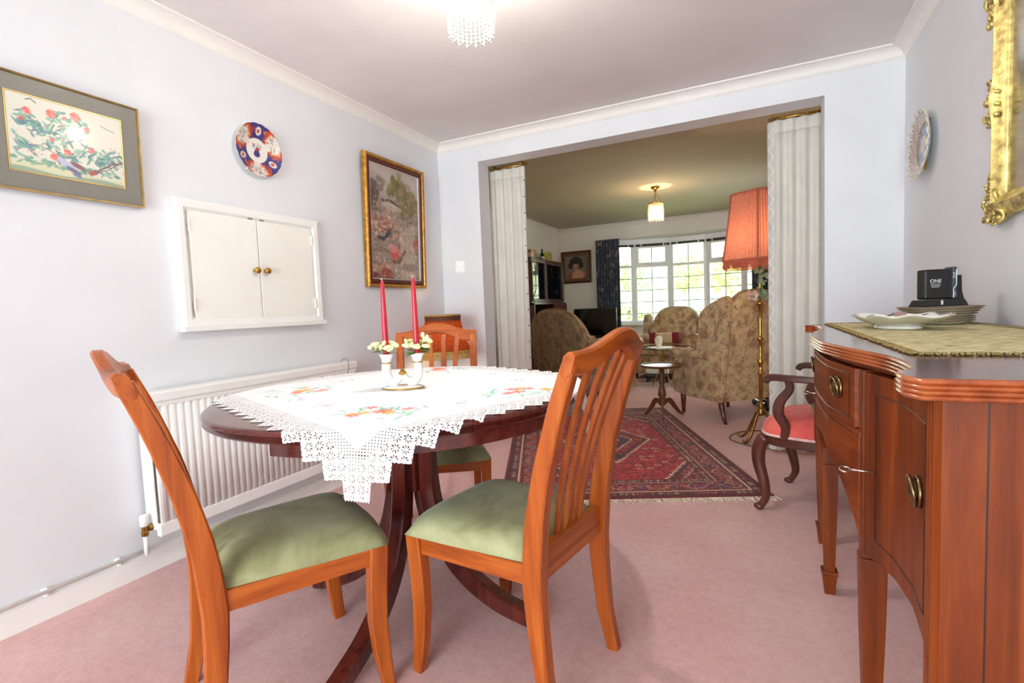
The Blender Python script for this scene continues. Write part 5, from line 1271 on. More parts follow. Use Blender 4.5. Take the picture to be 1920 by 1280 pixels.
# recliner like chair of the same suite, at the left curtain
def club_chair(label, loc, th, w, d, top, m, legh, arm_z, roll=.085, shoulder=.0, wings=True):
    t = thing('floral_armchair', label, 'armchair', loc, th - PI / 2); h = w / 2; m_ = M[m]; yb, yf = -d / 2, d / 2
    bm = B(); n = 24; rings = []
    for k in range(n + 1):
        u = -1 + 2 * k / n; hb = h - shoulder; x = u * hb
        zt = arm_z + (top - arm_z) * max(0.0, 1 - abs(u) ** (3.4 if wings else 3.0)) ** .5
        rec = lambda z: -.16 * max(0, z - .35)
        y0 = yb + .02; z_a = legh + .03
        rings.append([(x, y0 + rec(z_a), z_a), (x, y0 + rec(.5) - .01, .5), (x, y0 + rec(zt) + .005, zt - .04), (x, y0 + rec(zt) + .05, zt), (x, y0 + rec(zt) + .11, zt - .015), (x, y0 + rec(zt) + .155, zt - .06), (x, y0 + .20, .48), (x, y0 + .16, z_a)])
    loft(bm, rings); obj('back', bm, m_, t, autosmooth=.9)
    bm = B(); tube(bm, [r[3] for r in rings], .006, 6); obj('piping', bm, M['piping'], t, smooth=True)
    # lower back cushion edge
    bm = B(); rbox(bm, -h + .12, h - .12, yb + .15, yb + .27, .46, .70, .05); obj('lumbar_cushion', bm, m_, t, smooth=True, subsurf=2)
    for s in (-1, 1):
        bm = B(); rings = []
        for k in range(13):
            f = k / 12; y = yb + .04 + (yf - yb - .02) * f; r = roll * (.86 + .18 * f)
            cx = s * (h - roll * .35); cz_ = arm_z - r * .62
            a_ = np.linspace(-PI * .5, PI * 1.28, 16) if s > 0 else PI - np.linspace(-PI * .5, PI * 1.28, 16)
            ring = [(cx + r * 1.05 * math.cos(q), y, cz_ + r * .8 * math.sin(q)) for q in a_]
            xo, xi = s * (h - roll * .25), s * (h - roll * 1.35)
            rings.append([(xo, y, legh)] + ring + [(xi, y, legh)])
        loft(bm, rings); obj('rolled_arm', bm, m_, t, autosmooth=.9)
        bm = B(); y = yf + .022; r = roll * 1.03; cx = s * (h - roll * .35); tube(bm, [(cx + r * math.cos(q), y, arm_z - r * .6 + r * .8 * math.sin(q)) for q in np.linspace(0, 2 * PI, 24, endpoint=False)], .006, 6, loop=True); obj('arm_piping', bm, M['piping'], t, smooth=True)
        # upright wing where the back meets the arm
        if wings:
            bm = B(); wz = min(top - .10, arm_z + .30); pr = smooth_pts([(yb + .02, arm_z - .10), (yb + .22, arm_z - .06), (yb + .20, arm_z + .10), (yb + .14, wz - .02), (yb + .06, wz), (yb - .04, wz - .06)], 4)
            x0, x1 = s * (h - .085), s * (h - .005); loft(bm, [[(x, y, z) for y, z in pr] for x in (x0, x0 + s * .02, x1 - s * .015, x1)]); obj('side_wing', bm, m_, t, autosmooth=.9)
        for yy in (yb + .06, yf - .06):
            bm = B(); turned_leg(bm, s * (h - .07), yy, legh + .01, .024); obj('leg', bm, M['dark_z'], t, smooth=True)
    bm = B(); box(bm, -h + .05, h - .05, yb + .04, yf - .005, legh, .34); obj('seat_base', bm, m_, t, bevel=.02)
    bm = B(); rbox(bm, -h + .11, h - .11, yb + .20, yf + .03, .34, .47, .05); obj('seat_cushion', bm, m_, t, smooth=True, subsurf=2)
    return t
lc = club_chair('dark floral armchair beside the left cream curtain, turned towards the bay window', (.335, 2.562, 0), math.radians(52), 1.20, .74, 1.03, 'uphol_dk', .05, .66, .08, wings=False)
fc_th = math.radians(-97)
club_chair('floral armchair with scroll arms in the bay window, holding a red ended cushion', (1.235, 3.86, 0), fc_th, .90, .78, .985, 'uphol', .08, .60, .10, shoulder=.09)
cu = thing('bolster_cushion', 'small cream cushion with dark red ends on the armchair in the bay', 'cushion', (1.19, 3.70, .50), fc_th + PI / 2)
bm = B(); rbox(bm, -.13, .13, -.045, .045, -.01, .13, .03); obj('cover', bm, M['cream_china'] if False else M['uphol'], cu, smooth=True, subsurf=2)
cu.children[0].data.materials[0] = plain('cream_cushion_cloth', (206, 182, 154), .85, var=.12, vs=50)
for s in (-1, 1):
    bm = B(); rbox(bm, *sorted((s * .11, s * .205)), -.05, .05, -.015, .14, .03); obj('red_end', bm, bpy.data.materials.get('dark_red_velvet') or plain('dark_red_velvet', (120, 20, 30), .85, sheen=.3), cu, smooth=True, subsurf=2)

# ---------------------------------------------------------------- tripod wine table
def tripod_table(label, c, R, zt, feet, m1, m2):
    t = thing('tripod_table', label, 'side table', (c[0], c[1], 0))
    bm = B(); lathe(bm, [(.001, zt - .022), (R * .93, zt - .022), (R * .99, zt - .016), (R, zt - .006), (R * .985, zt), (R * .95, zt), (R * .93, zt - .007), (.001, zt - .008)], 48, wob=lambda f, z: 1 + .012 * abs(math.sin(f * 2 * PI * 6))); obj('tray_top', bm, M[m1], t, autosmooth=.5)
    bm = B(); lathe(bm, [(.05, zt - .022), (.045, zt - .034), (.022, zt - .042), (.018, zt - .06), (.020, zt - .10), (.026, zt - .17), (.018, zt - .20), (.026, zt - .215), (.034, zt - .25), (.038, zt - .285), (.026, zt - .315), (.030, zt - .325), (.030, zt - .37), (.012, zt - .385)], 24); obj('turned_column', bm, M[m2], t, smooth=True)
    for fx_, fy_ in feet:
        dx, dy = fx_ - c[0], fy_ - c[1]; L_ = math.hypot(dx, dy); dx /= L_; dy /= L_
        pts = smooth_pts([(dx * .018, dy * .018, zt - .345), (dx * L_ * .35, dy * L_ * .35, zt - .335), (dx * L_ * .62, dy * L_ * .62, .085), (dx * L_ * .86, dy * L_ * .86, .026), (dx * L_, dy * L_, .021 if fy_ < 1.1 else .011)], 5)
        bm = B(); n = len(pts); bar(bm, pts, [float(np.interp(i / n, [0, .3, 1], [.024, .020, .020])) for i in range(n)], [float(np.interp(i / n, [0, .35, .8, 1], [.05, .042, .022, .018])) for i in range(n)], round_=.4); obj('cabriole_leg', bm, M[m2], t, autosmooth=.6)
    return t
tripod_table('small round tripod wine table with a tray top, in front of the wing armchair', (1.555, 1.165), .180, .490, [(1.385, 1.215), (1.585, .995), (1.715, 1.32)], 'mid_x', 'mid_z')

# ---------------------------------------------------------------- glass topped table, doily, vase, footstool
gt = thing('glass_table', 'round glass topped table on a thin brass stem, in front of the bay armchair', 'coffee table', (1.275, 2.97, 0))
bm = B(); lathe(bm, [(.001, .482), (.335, .482), (.335, .492), (.001, .492)], 48); obj('glass_top', bm, M['table_glass'], gt)
bm = B(); lathe(bm, [(.3355, .481), (.340, .484), (.340, .490), (.3355, .493)], 48, cap=False); obj('glass_rim', bm, M['glass_edge'], gt, smooth=True)
for k in range(3):
    a = 2 * PI * k / 3 + 3.6; bm = B(); tube(bm, smooth_pts([(.02 * math.cos(a), .02 * math.sin(a), .47), (.03 * math.cos(a), .03 * math.sin(a), .30), (.09 * math.cos(a), .09 * math.sin(a), .10), (.14 * math.cos(a), .14 * math.sin(a), .008)], 5), .0065, 8); obj('brass_leg', bm, M['old_brass'], gt, smooth=True)
bm = B(); lathe(bm, [(.02, .30), (.024, .31), (.02, .32)], 16); lathe(bm, [(.05, .478), (.05, .4815), (.02, .474), (.015, .46)], 16); obj('hub', bm, M['old_brass'], gt, smooth=True)
dl = thing('doily', 'white round crochet doily under the cream vase on the glass table', 'doily', (1.27, 2.93, .4925))
bm = B(); lathe(bm, [(.001, 0), (.17, 0), (.171, .0012), (.001, .002)], 60, wob=lambda f, z: 1 + .03 * abs(math.sin(f * PI * 20))); obj('cloth', bm, M['lace'], dl)
va = thing('vase', 'small cream ginger jar vase standing on the white doily', 'vase', (1.232, 2.96, .4948))
bm = B(); lathe(bm, [(.001, 0), (.028, 0), (.030, .006), (.045, .05), (.052, .09), (.048, .115), (.030, .135), (.024, .142), (.027, .150), (.001, .151)], 28); obj('body', bm, plain('cream_vase_glaze', (222, 210, 186), .25, var=.12, vs=60, coat=.4), va, smooth=True)
bm = B(); lathe(bm, [(.029, .149), (.024, .160), (.010, .167), (.005, .172), (.001, .173)], 20); obj('lid', bm, M['brass'], va, smooth=True)
fs = thing('footstool', 'low footstool with a cream cushion and black bun legs, behind the glass table', 'footstool', (1.145, 3.33, 0), math.radians(8))
bm = B(); rbox(bm, -.15, .15, -.12, .12, .115, .175, .04); obj('cushion', bm, plain('cream_stool_cloth', (226, 212, 196), .85), fs, smooth=True, subsurf=2)
bm = B(); box(bm, -.150, .150, -.118, .118, .075, .122); obj('frame', bm, M['black'], fs, bevel=.006)
for sx_ in (-1, 1):
    for sy in (-1, 1):
        bm = B(); lathe(bm, [(.012, 0), (.018, .008), (.021, .022), (.015, .036), (.011, .044), (.020, .052), (.022, .076)], 14); obj('leg', bm, M['black'], fs, smooth=True, loc=(sx_ * .125, sy * .095, 0))

# ---------------------------------------------------------------- television
tv = thing('television', 'black flat screen television in front of the far wall, left of the bay', 'television', (.015, 4.32, 0), math.radians(6))
bm = B(); box(bm, -.345, .345, -.02, .025, .545, 1.008); obj('bezel', bm, M['black'], tv, bevel=.005)
bm = B(); box(bm, -.328, .328, -.0215, -.0195, .575, .992); obj('screen', bm, M['black_gloss'], tv)
bm = B(); box(bm, -.04, .04, -.01, .02, .50, .55); box(bm, -.15, .15, -.10, .10, .485, .50); obj('foot', bm, M['black_gloss'], tv, bevel=.004)
ts = thing('television_stand', 'dark low stand carrying the television', 'stand', (.015, 4.36, 0), math.radians(6))
bm = B(); box(bm, -.36, .36, -.2, .2, .455, .484); obj('top', bm, M['dark_x'], ts, bevel=.004)
bm = B(); box(bm, -.36, .36, -.2, .2, .04, .065); obj('base', bm, M['dark_x'], ts, bevel=.004)
for s in (-1, 1):
    bm = B(); box(bm, *sorted((s * .335, s * .36)), -.2, .2, .0, .455); obj('side', bm, M['dark_z'], ts)
bm = B(); box(bm, -.335, .335, -.19, .19, .25, .265); obj('shelf', bm, M['dark_x'], ts)

# ---------------------------------------------------------------- portrait on the far wall
pt = thing('framed_portrait', 'small brown framed portrait of a dark haired figure on the far wall', 'picture', (-.448, LY - .002, 1.728))
a, b = .272, .276
bm = B(); rect_frame(bm, 'y', 0, -.030, -a, a, -b, b, .038, .3); obj('outer_frame', bm, M['dark_x'], pt, autosmooth=.5)
bm = B(); rect_frame(bm, 'y', -.004, -.022, -a + .036, a - .036, -b + .036, b - .036, .05, .2); obj('inner_frame', bm, plain('dull_bronze_slip', (110, 84, 54), .5, .3), pt, autosmooth=.5)
cv = Canvas(90, 92, (120, 104, 96)); rg = random.Random(12)
for k in range(30): cv.ell(rg.random(), rg.random(), .2, .2, rg.choice([(132, 116, 106), (108, 92, 86), (140, 126, 116)]), 0, 1.2, .4)
cv.ell(.50, .08, .40, .28, (150, 74, 56), 0, .2); cv.ell(.58, .14, .28, .22, (206, 150, 120), .1, .4); cv.ell(.5, .40, .08, .14, (204, 148, 122), 0, .4)
cv.ell(.48, .67, .25, .26, (40, 30, 28), 0, .35)
for k in range(26):
    q_ = rg.uniform(-.4, 3.6); cv.ell(.48 + .25 * math.cos(q_), .66 + .25 * math.sin(q_), .07, .06, (40, 30, 28), 0, .6, .8)
cv.ell(.48, .67, .2, .2, (40, 30, 28), 0, .3); cv.ell(.22, .56, .09, .14, (34, 26, 26), .2, .3); cv.ell(.74, .57, .09, .14, (34, 26, 26), -.2, .3)
cv.ell(.48, .56, .125, .16, (184, 128, 106), 0, .4); cv.ell(.45, .57, .07, .10, (202, 148, 124), 0, .8, .7); cv.ell(.48, .70, .18, .07, (36, 28, 28), 0, .3); cv.ell(.41, .585, .03, .012, (50, 34, 32), 0, .4); cv.ell(.55, .585, .03, .012, (50, 34, 32), 0, .4); cv.ell(.48, .47, .05, .015, (156, 62, 58), 0, .4); cv.ell(.49, .53, .018, .03, (186, 126, 104), 0, .5)
paint_panel('canvas', cv, (-a + .08, -.012, -b + .08), (2 * (a - .08), 0, 0), (0, 0, 2 * (b - .08)), M['oil'], pt)

# ---------------------------------------------------------------- display cabinet on the left wall of the sitting room
cb = thing('display_cabinet', 'dark wooden wall unit with glazed upper doors and an open shelf, left of the portrait', 'cabinet', (LX0, 3.30, 0))
dx, ya, yb_ = .385, -.52, .74      # depth, near end, far end
ZC = 1.748
bm = B(); box(bm, .003, dx + .012, ya - .01, yb_ + .012, ZC - .028, ZC); obj('cornice', bm, M['dark_y'], cb, bevel=.004)
for y in (ya, -.02, yb_ - .02):
    bm = B(); box(bm, .003, dx, y, y + .022, 1.12, ZC - .028); obj('upright', bm, M['dark_z'], cb)
bm = B(); box(bm, .003, .012, ya, yb_, .04, ZC - .03); obj('back_panel', bm, M['dark_z'], cb)
for z in (1.12, 1.42):
    bm = B(); box(bm, .012, dx - .015 if z > 1.2 else dx, ya + .02, yb_ - .02, z, z + .018); obj('shelf', bm, M['dark_y'], cb)
for y0_, y1_ in ((ya + .005, -.012), (.004, yb_ - .004)):
    bm = B(); w_ = .035
    rect_frame(bm, 'x', dx, dx + .018, y0_, y1_, 1.142, ZC - .032, w_); d_ = obj('door', bm, M['dark_z'], cb)
    bm = B(); box(bm, dx + .006, dx + .010, y0_ + w_, y1_ - w_, 1.142 + w_, ZC - .032 - w_); obj('glass_pane', bm, M['cab_glass'], d_)
    bm = B(); ball(bm, (dx + .026, y1_ - .018 if y0_ < -.1 else y0_ + .018, 1.40), .009, 10, 6); obj('knob', bm, M['old_brass'], d_, smooth=True)
# lower part: open drop front bay and cupboard
D2_ = .42
for y in (ya, .20, yb_ - .002):
    bm = B(); box(bm, .003, D2_, y, y + .022, .04, 1.12); obj('side', bm, M['dark_z'], cb)
for z in (.04, .72, 1.10):
    bm = B(); box(bm, .003, D2_, ya, yb_, z, z + .02); obj('board', bm, M['dark_y'], cb)
bm = B(); box(bm, D2_ - .004, D2_ + .014, .206, yb_ + .016, .745, 1.098); d_ = obj('cupboard_door', bm, M['dark_z'], cb, bevel=.003)
bm = B(); tube(bm, [(D2_ + .016 + .012 * math.sin(q), .27, .985 + .035 * math.cos(q)) for q in np.linspace(0, PI, 9)], .004, 6); obj('handle', bm, M['old_brass'], d_, smooth=True)
for y0_, y1_ in ((ya + .01, -.01), (0, yb_)):
    bm = B(); box(bm, D2_ - .004, D2_ + .014, y0_, y1_, .06, .715); obj('lower_door', bm, M['dark_z'], cb, bevel=.003)
def on_cab(name, label, cat, y, z, x=.2): return thing(name, label, cat, (LX0 + x, 3.30 + y, z))
pf = on_cab('photo_frame', 'small cream photograph frame leaning in the open shelf of the cabinet', 'photo frame', .02, .742, .31); pf.rotation_euler = (0, -.22, .35)
bm = B(); rect_frame(bm, 'x', 0, .012, -.05, .05, .0, .15, .022, .2); obj('frame', bm, M['cream_china'], pf)
cv = Canvas(30, 40, (120, 112, 104)); cv.ell(.5, .55, .22, .2, (196, 170, 150), 0, .3); cv.ell(.5, .72, .26, .12, (50, 40, 38), 0, .3); cv.ell(.5, .15, .4, .25, (60, 60, 70), 0, .3)
paint_panel('photograph', cv, (.004, -.03, .02), (0, .06, 0), (0, 0, .11), M['print'], pf)
wr = on_cab('white_tray', 'flat white tray lying in the open shelf of the cabinet', 'tray', -.13, .742, .30)
bm = B(); box(bm, -.08, .08, -.16, .16, 0, .010); obj('tray', bm, M['porcelain'], wr, bevel=.003)
# things on the cabinet
j = on_cab('storage_tin', 'round patterned tin at the near end of the cabinet top', 'tin', -.12, ZC)
bm = B(); lathe(bm, [(.001, 0), (.085, 0), (.087, .005), (.087, .115), (.001, .116)], 28); obj('body', bm, plain('pale_pattern_tin', (176, 150, 136), .4, .3, var=.3, vs=30), j, smooth=False, autosmooth=.5)
bm = B(); lathe(bm, [(.089, .112), (.090, .130), (.086, .134), (.02, .136), (.012, .150), (.001, .152)], 28); obj('lid', bm, M['old_brass'], j, autosmooth=.5)
j = on_cab('black_ornament', 'low black boat shaped ornament lying on top of the cabinet', 'ornament', .16, ZC, .24); j.rotation_euler = (0, 0, -.3)
bm = B(); loft(bm, [[(r_ * math.cos(q) * .45, y, .030 + r_ * math.sin(q) * .8) for q in np.linspace(0, 2 * PI, 12, endpoint=False)] for y, r_ in ((-.11, .008), (-.08, .026), (0, .036), (.07, .030), (.10, .010))]); obj('body', bm, M['black'], j, smooth=True)
j = on_cab('bottle', 'dark green bottle with a pale label standing on top of the cabinet', 'bottle', .36, ZC, .20)
bm = B(); lathe(bm, [(.001, 0), (.034, 0), (.036, .006), (.036, .10), (.030, .125), (.014, .150), (.013, .185), (.016, .188), (.016, .197), (.001, .198)], 22); obj('glass_body', bm, plain('bottle_green', (34, 54, 36), .12, coat=.5), j, smooth=True)
bm = B(); lathe(bm, [(.0368, .03), (.0368, .085)], 22, cap=False); obj('paper_label', bm, M['white_print'], j, smooth=True)
j = on_cab('carton', 'yellow gift carton at the far end of the cabinet top', 'box', .56, ZC, .22); j.rotation_euler = (0, 0, .2)
bm = B(); box(bm, -.05, .05, -.075, .075, 0, .165); obj('carton', bm, plain('yellow_card', (196, 184, 92), .5, var=.15, vs=15), j, bevel=.002)
bm = B(); box(bm, .0505, .052, -.02, .02, .01, .155); obj('paper_label', bm, M['cream_china'], j)
# china behind the glass
rg = random.Random(21)
for z, nm in ((1.1385, 'lower'), (1.4385, 'upper')):
    for k, y in enumerate((.12, .25, .38, .52)):
        j = on_cab('china_cup', 'white china cup %s from the left on the %s glazed shelf of the cabinet' % (('first', 'second', 'third', 'fourth')[k], nm), 'cup', y, z + .0005, .22)
        j['group'] = 'cups behind the cabinet glass'; s_ = rg.uniform(.9, 1.2)
        bm = B(); lathe(bm, [(.001, 0), (.020 * s_, 0), (.022 * s_, .006), (.034 * s_, .03), (.040 * s_, .07 * s_), (.038 * s_, .07 * s_), (.030 * s_, .03), (.001, .012)], 20); obj('cup', bm, M['porcelain'], j, smooth=True)
        bm = B(); tube(bm, [(.0, .036 * s_ + .016 * math.sin(q), .04 + .018 * math.cos(q)) for q in np.linspace(0, PI, 8)], .004, 6); obj('handle', bm, M['porcelain'], j, smooth=True)

bm = B(); tube(bm, smooth_pts([(-.395, 2.60, 1.76), (-.385, 2.66, 1.70), (-.37, 2.80, 1.66), (-.368, 2.83, 1.50), (-.368, 2.83, 1.32), (-.37, 2.80, 1.27), (-.375, 2.74, 1.20), (-.372, 2.78, 1.13)], 6), .0055, 6)
tag(obj('hanging_cord', bm, M['black'], smooth=True), 'black cord hanging down the near front of the display cabinet', 'cord')
pp = thing('flower_pot', 'small pot of pinkish flowers on the window board behind the wing armchair', 'plant pot', (1.66, 5.16, .7155))
bm = B(); lathe(bm, [(.001, 0), (.035, 0), (.048, .07), (.052, .072), (.052, .082), (.044, .082), (.042, .07), (.001, .068)], 20); obj('pot', bm, plain('terracotta_pot', (176, 104, 74), .8), pp, autosmooth=.5)
bm = B(); rg = random.Random(77)
for k in range(26):
    d = Vector((rg.gauss(0, 1), rg.gauss(0, 1), abs(rg.gauss(0, 1)) + .3)).normalized(); p = Vector((0, 0, .07)) + d * rg.uniform(.04, .10); s_ = rg.uniform(.014, .024); ball(bm, p, s_, 6, 4, (1, 1, .5))
o = obj('blooms', bm, plain('mauve_blooms', (176, 150, 160), .8, var=.25, vs=40), pp, smooth=True); o['kind'] = 'stuff'

# ---------------------------------------------------------------- standard lamp
sl = thing('standard_lamp', 'lit brass standard lamp with a pink pleated fringed shade, right of the opening', 'floor lamp', (2.362, .552, 0))
bm = B(); lathe(bm, [(.016, .235), (.013, .26), (.0135, .50), (.022, .505), (.024, .512), (.013, .52), (.012, .56), (.022, .585), (.022, .60), (.011, .615), (.010, .66), (.012, .70), (.010, .74), (.024, .752), (.026, .765), (.012, .775), (.013, .80), (.010, .90), (.011, 1.00), (.028, 1.012), (.030, 1.022), (.012, 1.03), (.010, 1.10), (.0095, 1.38), (.016, 1.385), (.016, 1.43), (.001, 1.432)], 24); obj('stem', bm, M['brass'], sl, smooth=True)
bm = B(); lathe(bm, [(.010, .19), (.026, .20), (.03, .215), (.022, .228), (.028, .240), (.014, .25)], 18); obj('collar', bm, M['old_brass'], sl, smooth=True)
for k, a in enumerate((math.atan2(-.12, -.11), math.atan2(.08, -.16), math.atan2(.0, .16))):
    R_ = .165; ca, sa = math.cos(a), math.sin(a)
    pts = smooth_pts([(.008 * ca, .008 * sa, .225), (.035 * ca, .035 * sa, .20), (.065 * ca, .065 * sa, .135), (.10 * ca, .10 * sa, .06), (.135 * ca, .135 * sa, .018), (.160 * ca, .160 * sa, .010), (.178 * ca, .178 * sa, .022), (.172 * ca, .172 * sa, .034)], 5); n = len(pts)
    bm = B(); tube(bm, pts, [float(np.interp(i / n, [0, .3, .8, 1], [.012, .011, .008, .006])) for i in range(n)], 8); obj('scroll_foot', bm, M['old_brass'], sl, smooth=True)
rt, rb, zt, zb = .198, .262, 1.800, 1.325; nfc = 6; a0 = math.radians(-93.0)
def hexp(r, a):
    k = ((a - a0) % (2 * PI / nfc)) - PI / nfc; return r * math.cos(PI / nfc) / math.cos(k)
bm = B(); npl = 12; nn = nfc * npl * 2; rows = []
for f in np.linspace(0, 1, 6):
    row = []
    for k in range(nn):
        a = a0 + 2 * PI * k / nn; r = hexp(rt + (rb - rt) * (f ** 1.25), a) + (.0085 if k % 2 else 0); row.append((r * math.cos(a), r * math.sin(a), zt + (zb - zt) * f))
    rows.append(row)
loft(bm, rows, cap=False); shade = obj('pleated_shade', bm, M['shade_pink'], sl)
for z, r_, nm in ((zt, rt, 'top_braid'), (zb + .004, rb, 'bottom_braid')):
    bm = B(); pts = [(hexp(r_, a) * 1.01 * math.cos(a), hexp(r_, a) * 1.01 * math.sin(a)) for a in np.linspace(0, 2 * PI, 72, endpoint=False)]
    loft(bm, [[(x, y, z - .011), (x * 1.018, y * 1.018, z - .009), (x * 1.018, y * 1.018, z + .007), (x, y, z + .009)] for x, y in pts], loop=True, cap=False); obj(nm, bm, M['shade_fringe'], sl)
for k in range(nfc):
    a = a0 + 2 * PI * k / nfc; bm = B(); tube(bm, [((rt + (rb - rt) * f ** 1.25) * 1.03 * math.cos(a), (rt + (rb - rt) * f ** 1.25) * 1.03 * math.sin(a), zt + (zb - zt) * f) for f in np.linspace(0, 1, 6)], .0055, 6); obj('shade_rib', bm, M['shade_fringe'], sl, smooth=True)
bm = B(); nfr = 260
for k in range(nfr):
    a = 2 * PI * k / nfr; r_ = hexp(rb, a) * 1.015; x, y = r_ * math.cos(a), r_ * math.sin(a)
    tube(bm, [(x, y, zb), (x * 1.012, y * 1.012, zb - .030), (x * 1.015, y * 1.015, zb - .052)], .0022, 4)
o = obj('fringe', bm, M['shade_fringe'], sl); o['kind'] = 'stuff'
bm = B(); ball(bm, (0, 0, 1.475), .032, 14, 10, (1, 1, 1.2)); obj('bulb', bm, M['bulb_soft'], sl, smooth=True)
for k in range(3):
    a = a0 + 2 * PI * k / 3; bm = B(); tube(bm, [(.014 * math.cos(a), .014 * math.sin(a), 1.42), (rb * .6 * math.cos(a), rb * .6 * math.sin(a), 1.46), (rt * .98 * math.cos(a), rt * .98 * math.sin(a), zt - .01)], .002, 5); obj('shade_carrier', bm, M['old_brass'], sl)
# flex on the carpet
bm = B(); tube(bm, smooth_pts([(2.56, .30, .006), (2.40, .335, .006), (2.25, .40, .006), (2.155, .52, .006), (2.16, .66, .006), (2.25, .80, .006), (2.42, .86, .006), (2.66, .80, .006)], 8), .004, 6)
o = obj('lamp_flex', bm, M['cable'], smooth=True); tag(o, 'thin brown lamp flex looping over the carpet by the standard lamp foot', 'cable')
# artificial flower spray tied to the lamp stem
fsy = thing('silk_flower_spray', 'spray of pale pink flower and green leaves tied to the lamp stem below the shade', 'flowers', (2.362, .540, 1.02))
bm = B(); tube(bm, smooth_pts([(.012, -.004, .06), (.016, -.014, .16), (-.01, -.016, .26), (.02, -.014, .33)], 4), .0028, 6); obj('stem', bm, M['leaf'], fsy, smooth=True)
rg = random.Random(31); bm = B()
for k in range(24):
    cz = rg.uniform(.02, .33); cx = rg.gauss(.012, .022); cy = -.012 - rg.random() * .02; L_ = rg.uniform(.03, .06); a = rg.uniform(0, 2 * PI); d = Vector((math.cos(a), rg.uniform(-.4, .1), math.sin(a))).normalized(); sd = d.cross(Vector((0, 1, 0))).normalized()
    bm.faces.new([bm.verts.new(Vector((cx, cy, cz)) + d * L_ * q + sd * L_ * .3 * s - Vector((0, .006 * q * q, 0))) for q, s in ((0, 0), (.35, -1), (.75, -.7), (1, 0), (.75, .7), (.35, 1))])
o = obj('leaves', bm, plain('dusty_green_leaves', (106, 122, 92), .7, var=.3, vs=30), fsy); o['kind'] = 'stuff'
pm = plain('pale_pink_petals', (216, 182, 164), .8, var=.08, vs=60)
for k in range(15):
    a = k * 2.4; L_ = .026 + .008 * (k % 3); bm = B(); cx, cz = -.052 + .014 * math.cos(a), .085 - .0035 * k; d = Vector((math.cos(a) * .7, -.5, math.sin(a) - .35)).normalized(); sd = d.cross(Vector((0, 1, .2))).normalized(); up_ = d.cross(sd)
    vs_ = [[bm.verts.new(Vector((cx, -.022, cz)) + d * L_ * q + sd * L_ * .42 * s * math.sin(PI * min(.95, q * .8 + .18)) + up_ * (.008 * q * q - .006 * s * s)) for s in (-1, -.5, 0, .5, 1)] for q in (0, .3, .6, .85, 1)]
    for i in range(4):
        for j in range(4): bm.faces.new((vs_[i][j], vs_[i + 1][j], vs_[i + 1][j + 1], vs_[i][j + 1]))
    obj('petal', bm, pm, fsy, smooth=True)
# dark low stool behind the lamp
bs = thing('black_stool', 'low black footed stand on the carpet behind the standard lamp', 'stand', (2.56, 1.92, 0), math.radians(20))
bm = B(); box(bm, -.24, .24, -.2, .2, .045, .075); obj('plinth', bm, M['black_gloss'], bs, bevel=.01)
bm = B(); box(bm, -.19, .19, -.15, .15, .075, .20); obj('body', bm, M['black'], bs, bevel=.015)
for sx_ in (-1, 1):
    for sy in (-1, 1):
        bm = B(); lathe(bm, [(.014, 0), (.022, .012), (.024, .03), (.018, .046)], 12); obj('bun_foot', bm, M['black'], bs, smooth=True, loc=(sx_ * .20, sy * .16, 0))

# ---------------------------------------------------------------- lit table lamp in the corner
st = thing('corner_table', 'small dark round table in the corner under the lit table lamp', 'side table', (.215, -.36, 0))
bm = B(); lathe(bm, [(.001, .395), (.17, .395), (.178, .402), (.178, .412), (.17, .418), (.001, .418)], 36); obj('top', bm, M['dark_x'], st, autosmooth=.5)
bm = B(); lathe(bm, [(.02, .395), (.022, .30), (.030, .24), (.018, .18), (.024, .10), (.014, .06)], 18); obj('column', bm, M['dark_z'], st, smooth=True)
for k in range(3):
    a = 2 * PI * k / 3 + .5; bm = B(); bar(bm, smooth_pts([(.01 * math.cos(a), .01 * math.sin(a), .11), (.08 * math.cos(a), .08 * math.sin(a), .10), (.14 * math.cos(a), .14 * math.sin(a), .02), (.16 * math.cos(a), .16 * math.sin(a), .010)], 4), .02, .02, round_=.3); obj('leg', bm, M['dark_z'], st)
tl = thing('table_lamp', 'lit table lamp with a rust pleated shade and gold fringe, behind the far dining chair', 'table lamp', (.215, -.36, .4185))
bm = B(); lathe(bm, [(.001, 0), (.06, 0), (.062, .008), (.03, .02), (.016, .04), (.022, .08), (.034, .12), (.028, .17), (.012, .20), (.010, .28), (.014, .30), (.001, .34)], 24); obj('brass_base', bm, M['brass'], tl, smooth=True)
prof = [(.128, .610), (.127, .580), (.129, .555), (.145, .48), (.170, .40), (.205, .335)]
bm = B(); nn = 96; loft(bm, [[((r + (.006 if k % 2 else 0)) * math.cos(2 * PI * k / nn), (r + (.006 if k % 2 else 0)) * math.sin(2 * PI * k / nn), z) for k in range(nn)] for r, z in prof], cap=False); obj('pleated_shade', bm, M['shade_red'], tl)
bm = B(); lathe(bm, [(.134, .566), (.135, .604), (.131, .606)], 40, cap=False); obj('brown_band', bm, M['shade_band'], tl, smooth=True)
bm = B(); lathe(bm, [(.128, .612), (.135, .612), (.136, .600), (.133, .600)], 40, cap=False); obj('gold_edging', bm, M['gold_fringe'], tl, smooth=True)
bm = B(); lathe(bm, [(.206, .345), (.211, .340), (.211, .325), (.206, .322)], 48, cap=False)
for k in range(150):
    a = 2 * PI * k / 150; tube(bm, [(.209 * math.cos(a), .209 * math.sin(a), .326), (.213 * math.cos(a), .213 * math.sin(a), .285)], .0038, 4)
o = obj('gold_fringe', bm, M['gold_fringe'], tl); o['kind'] = 'stuff'
bm = B(); ball(bm, (0, 0, .44), .028, 14, 8, (1, 1, 1.2)); tube(bm, [(0, 0, .33), (0, 0, .42)], .011, 10); obj('bulb', bm, M['bulb_soft'], tl, smooth=True)
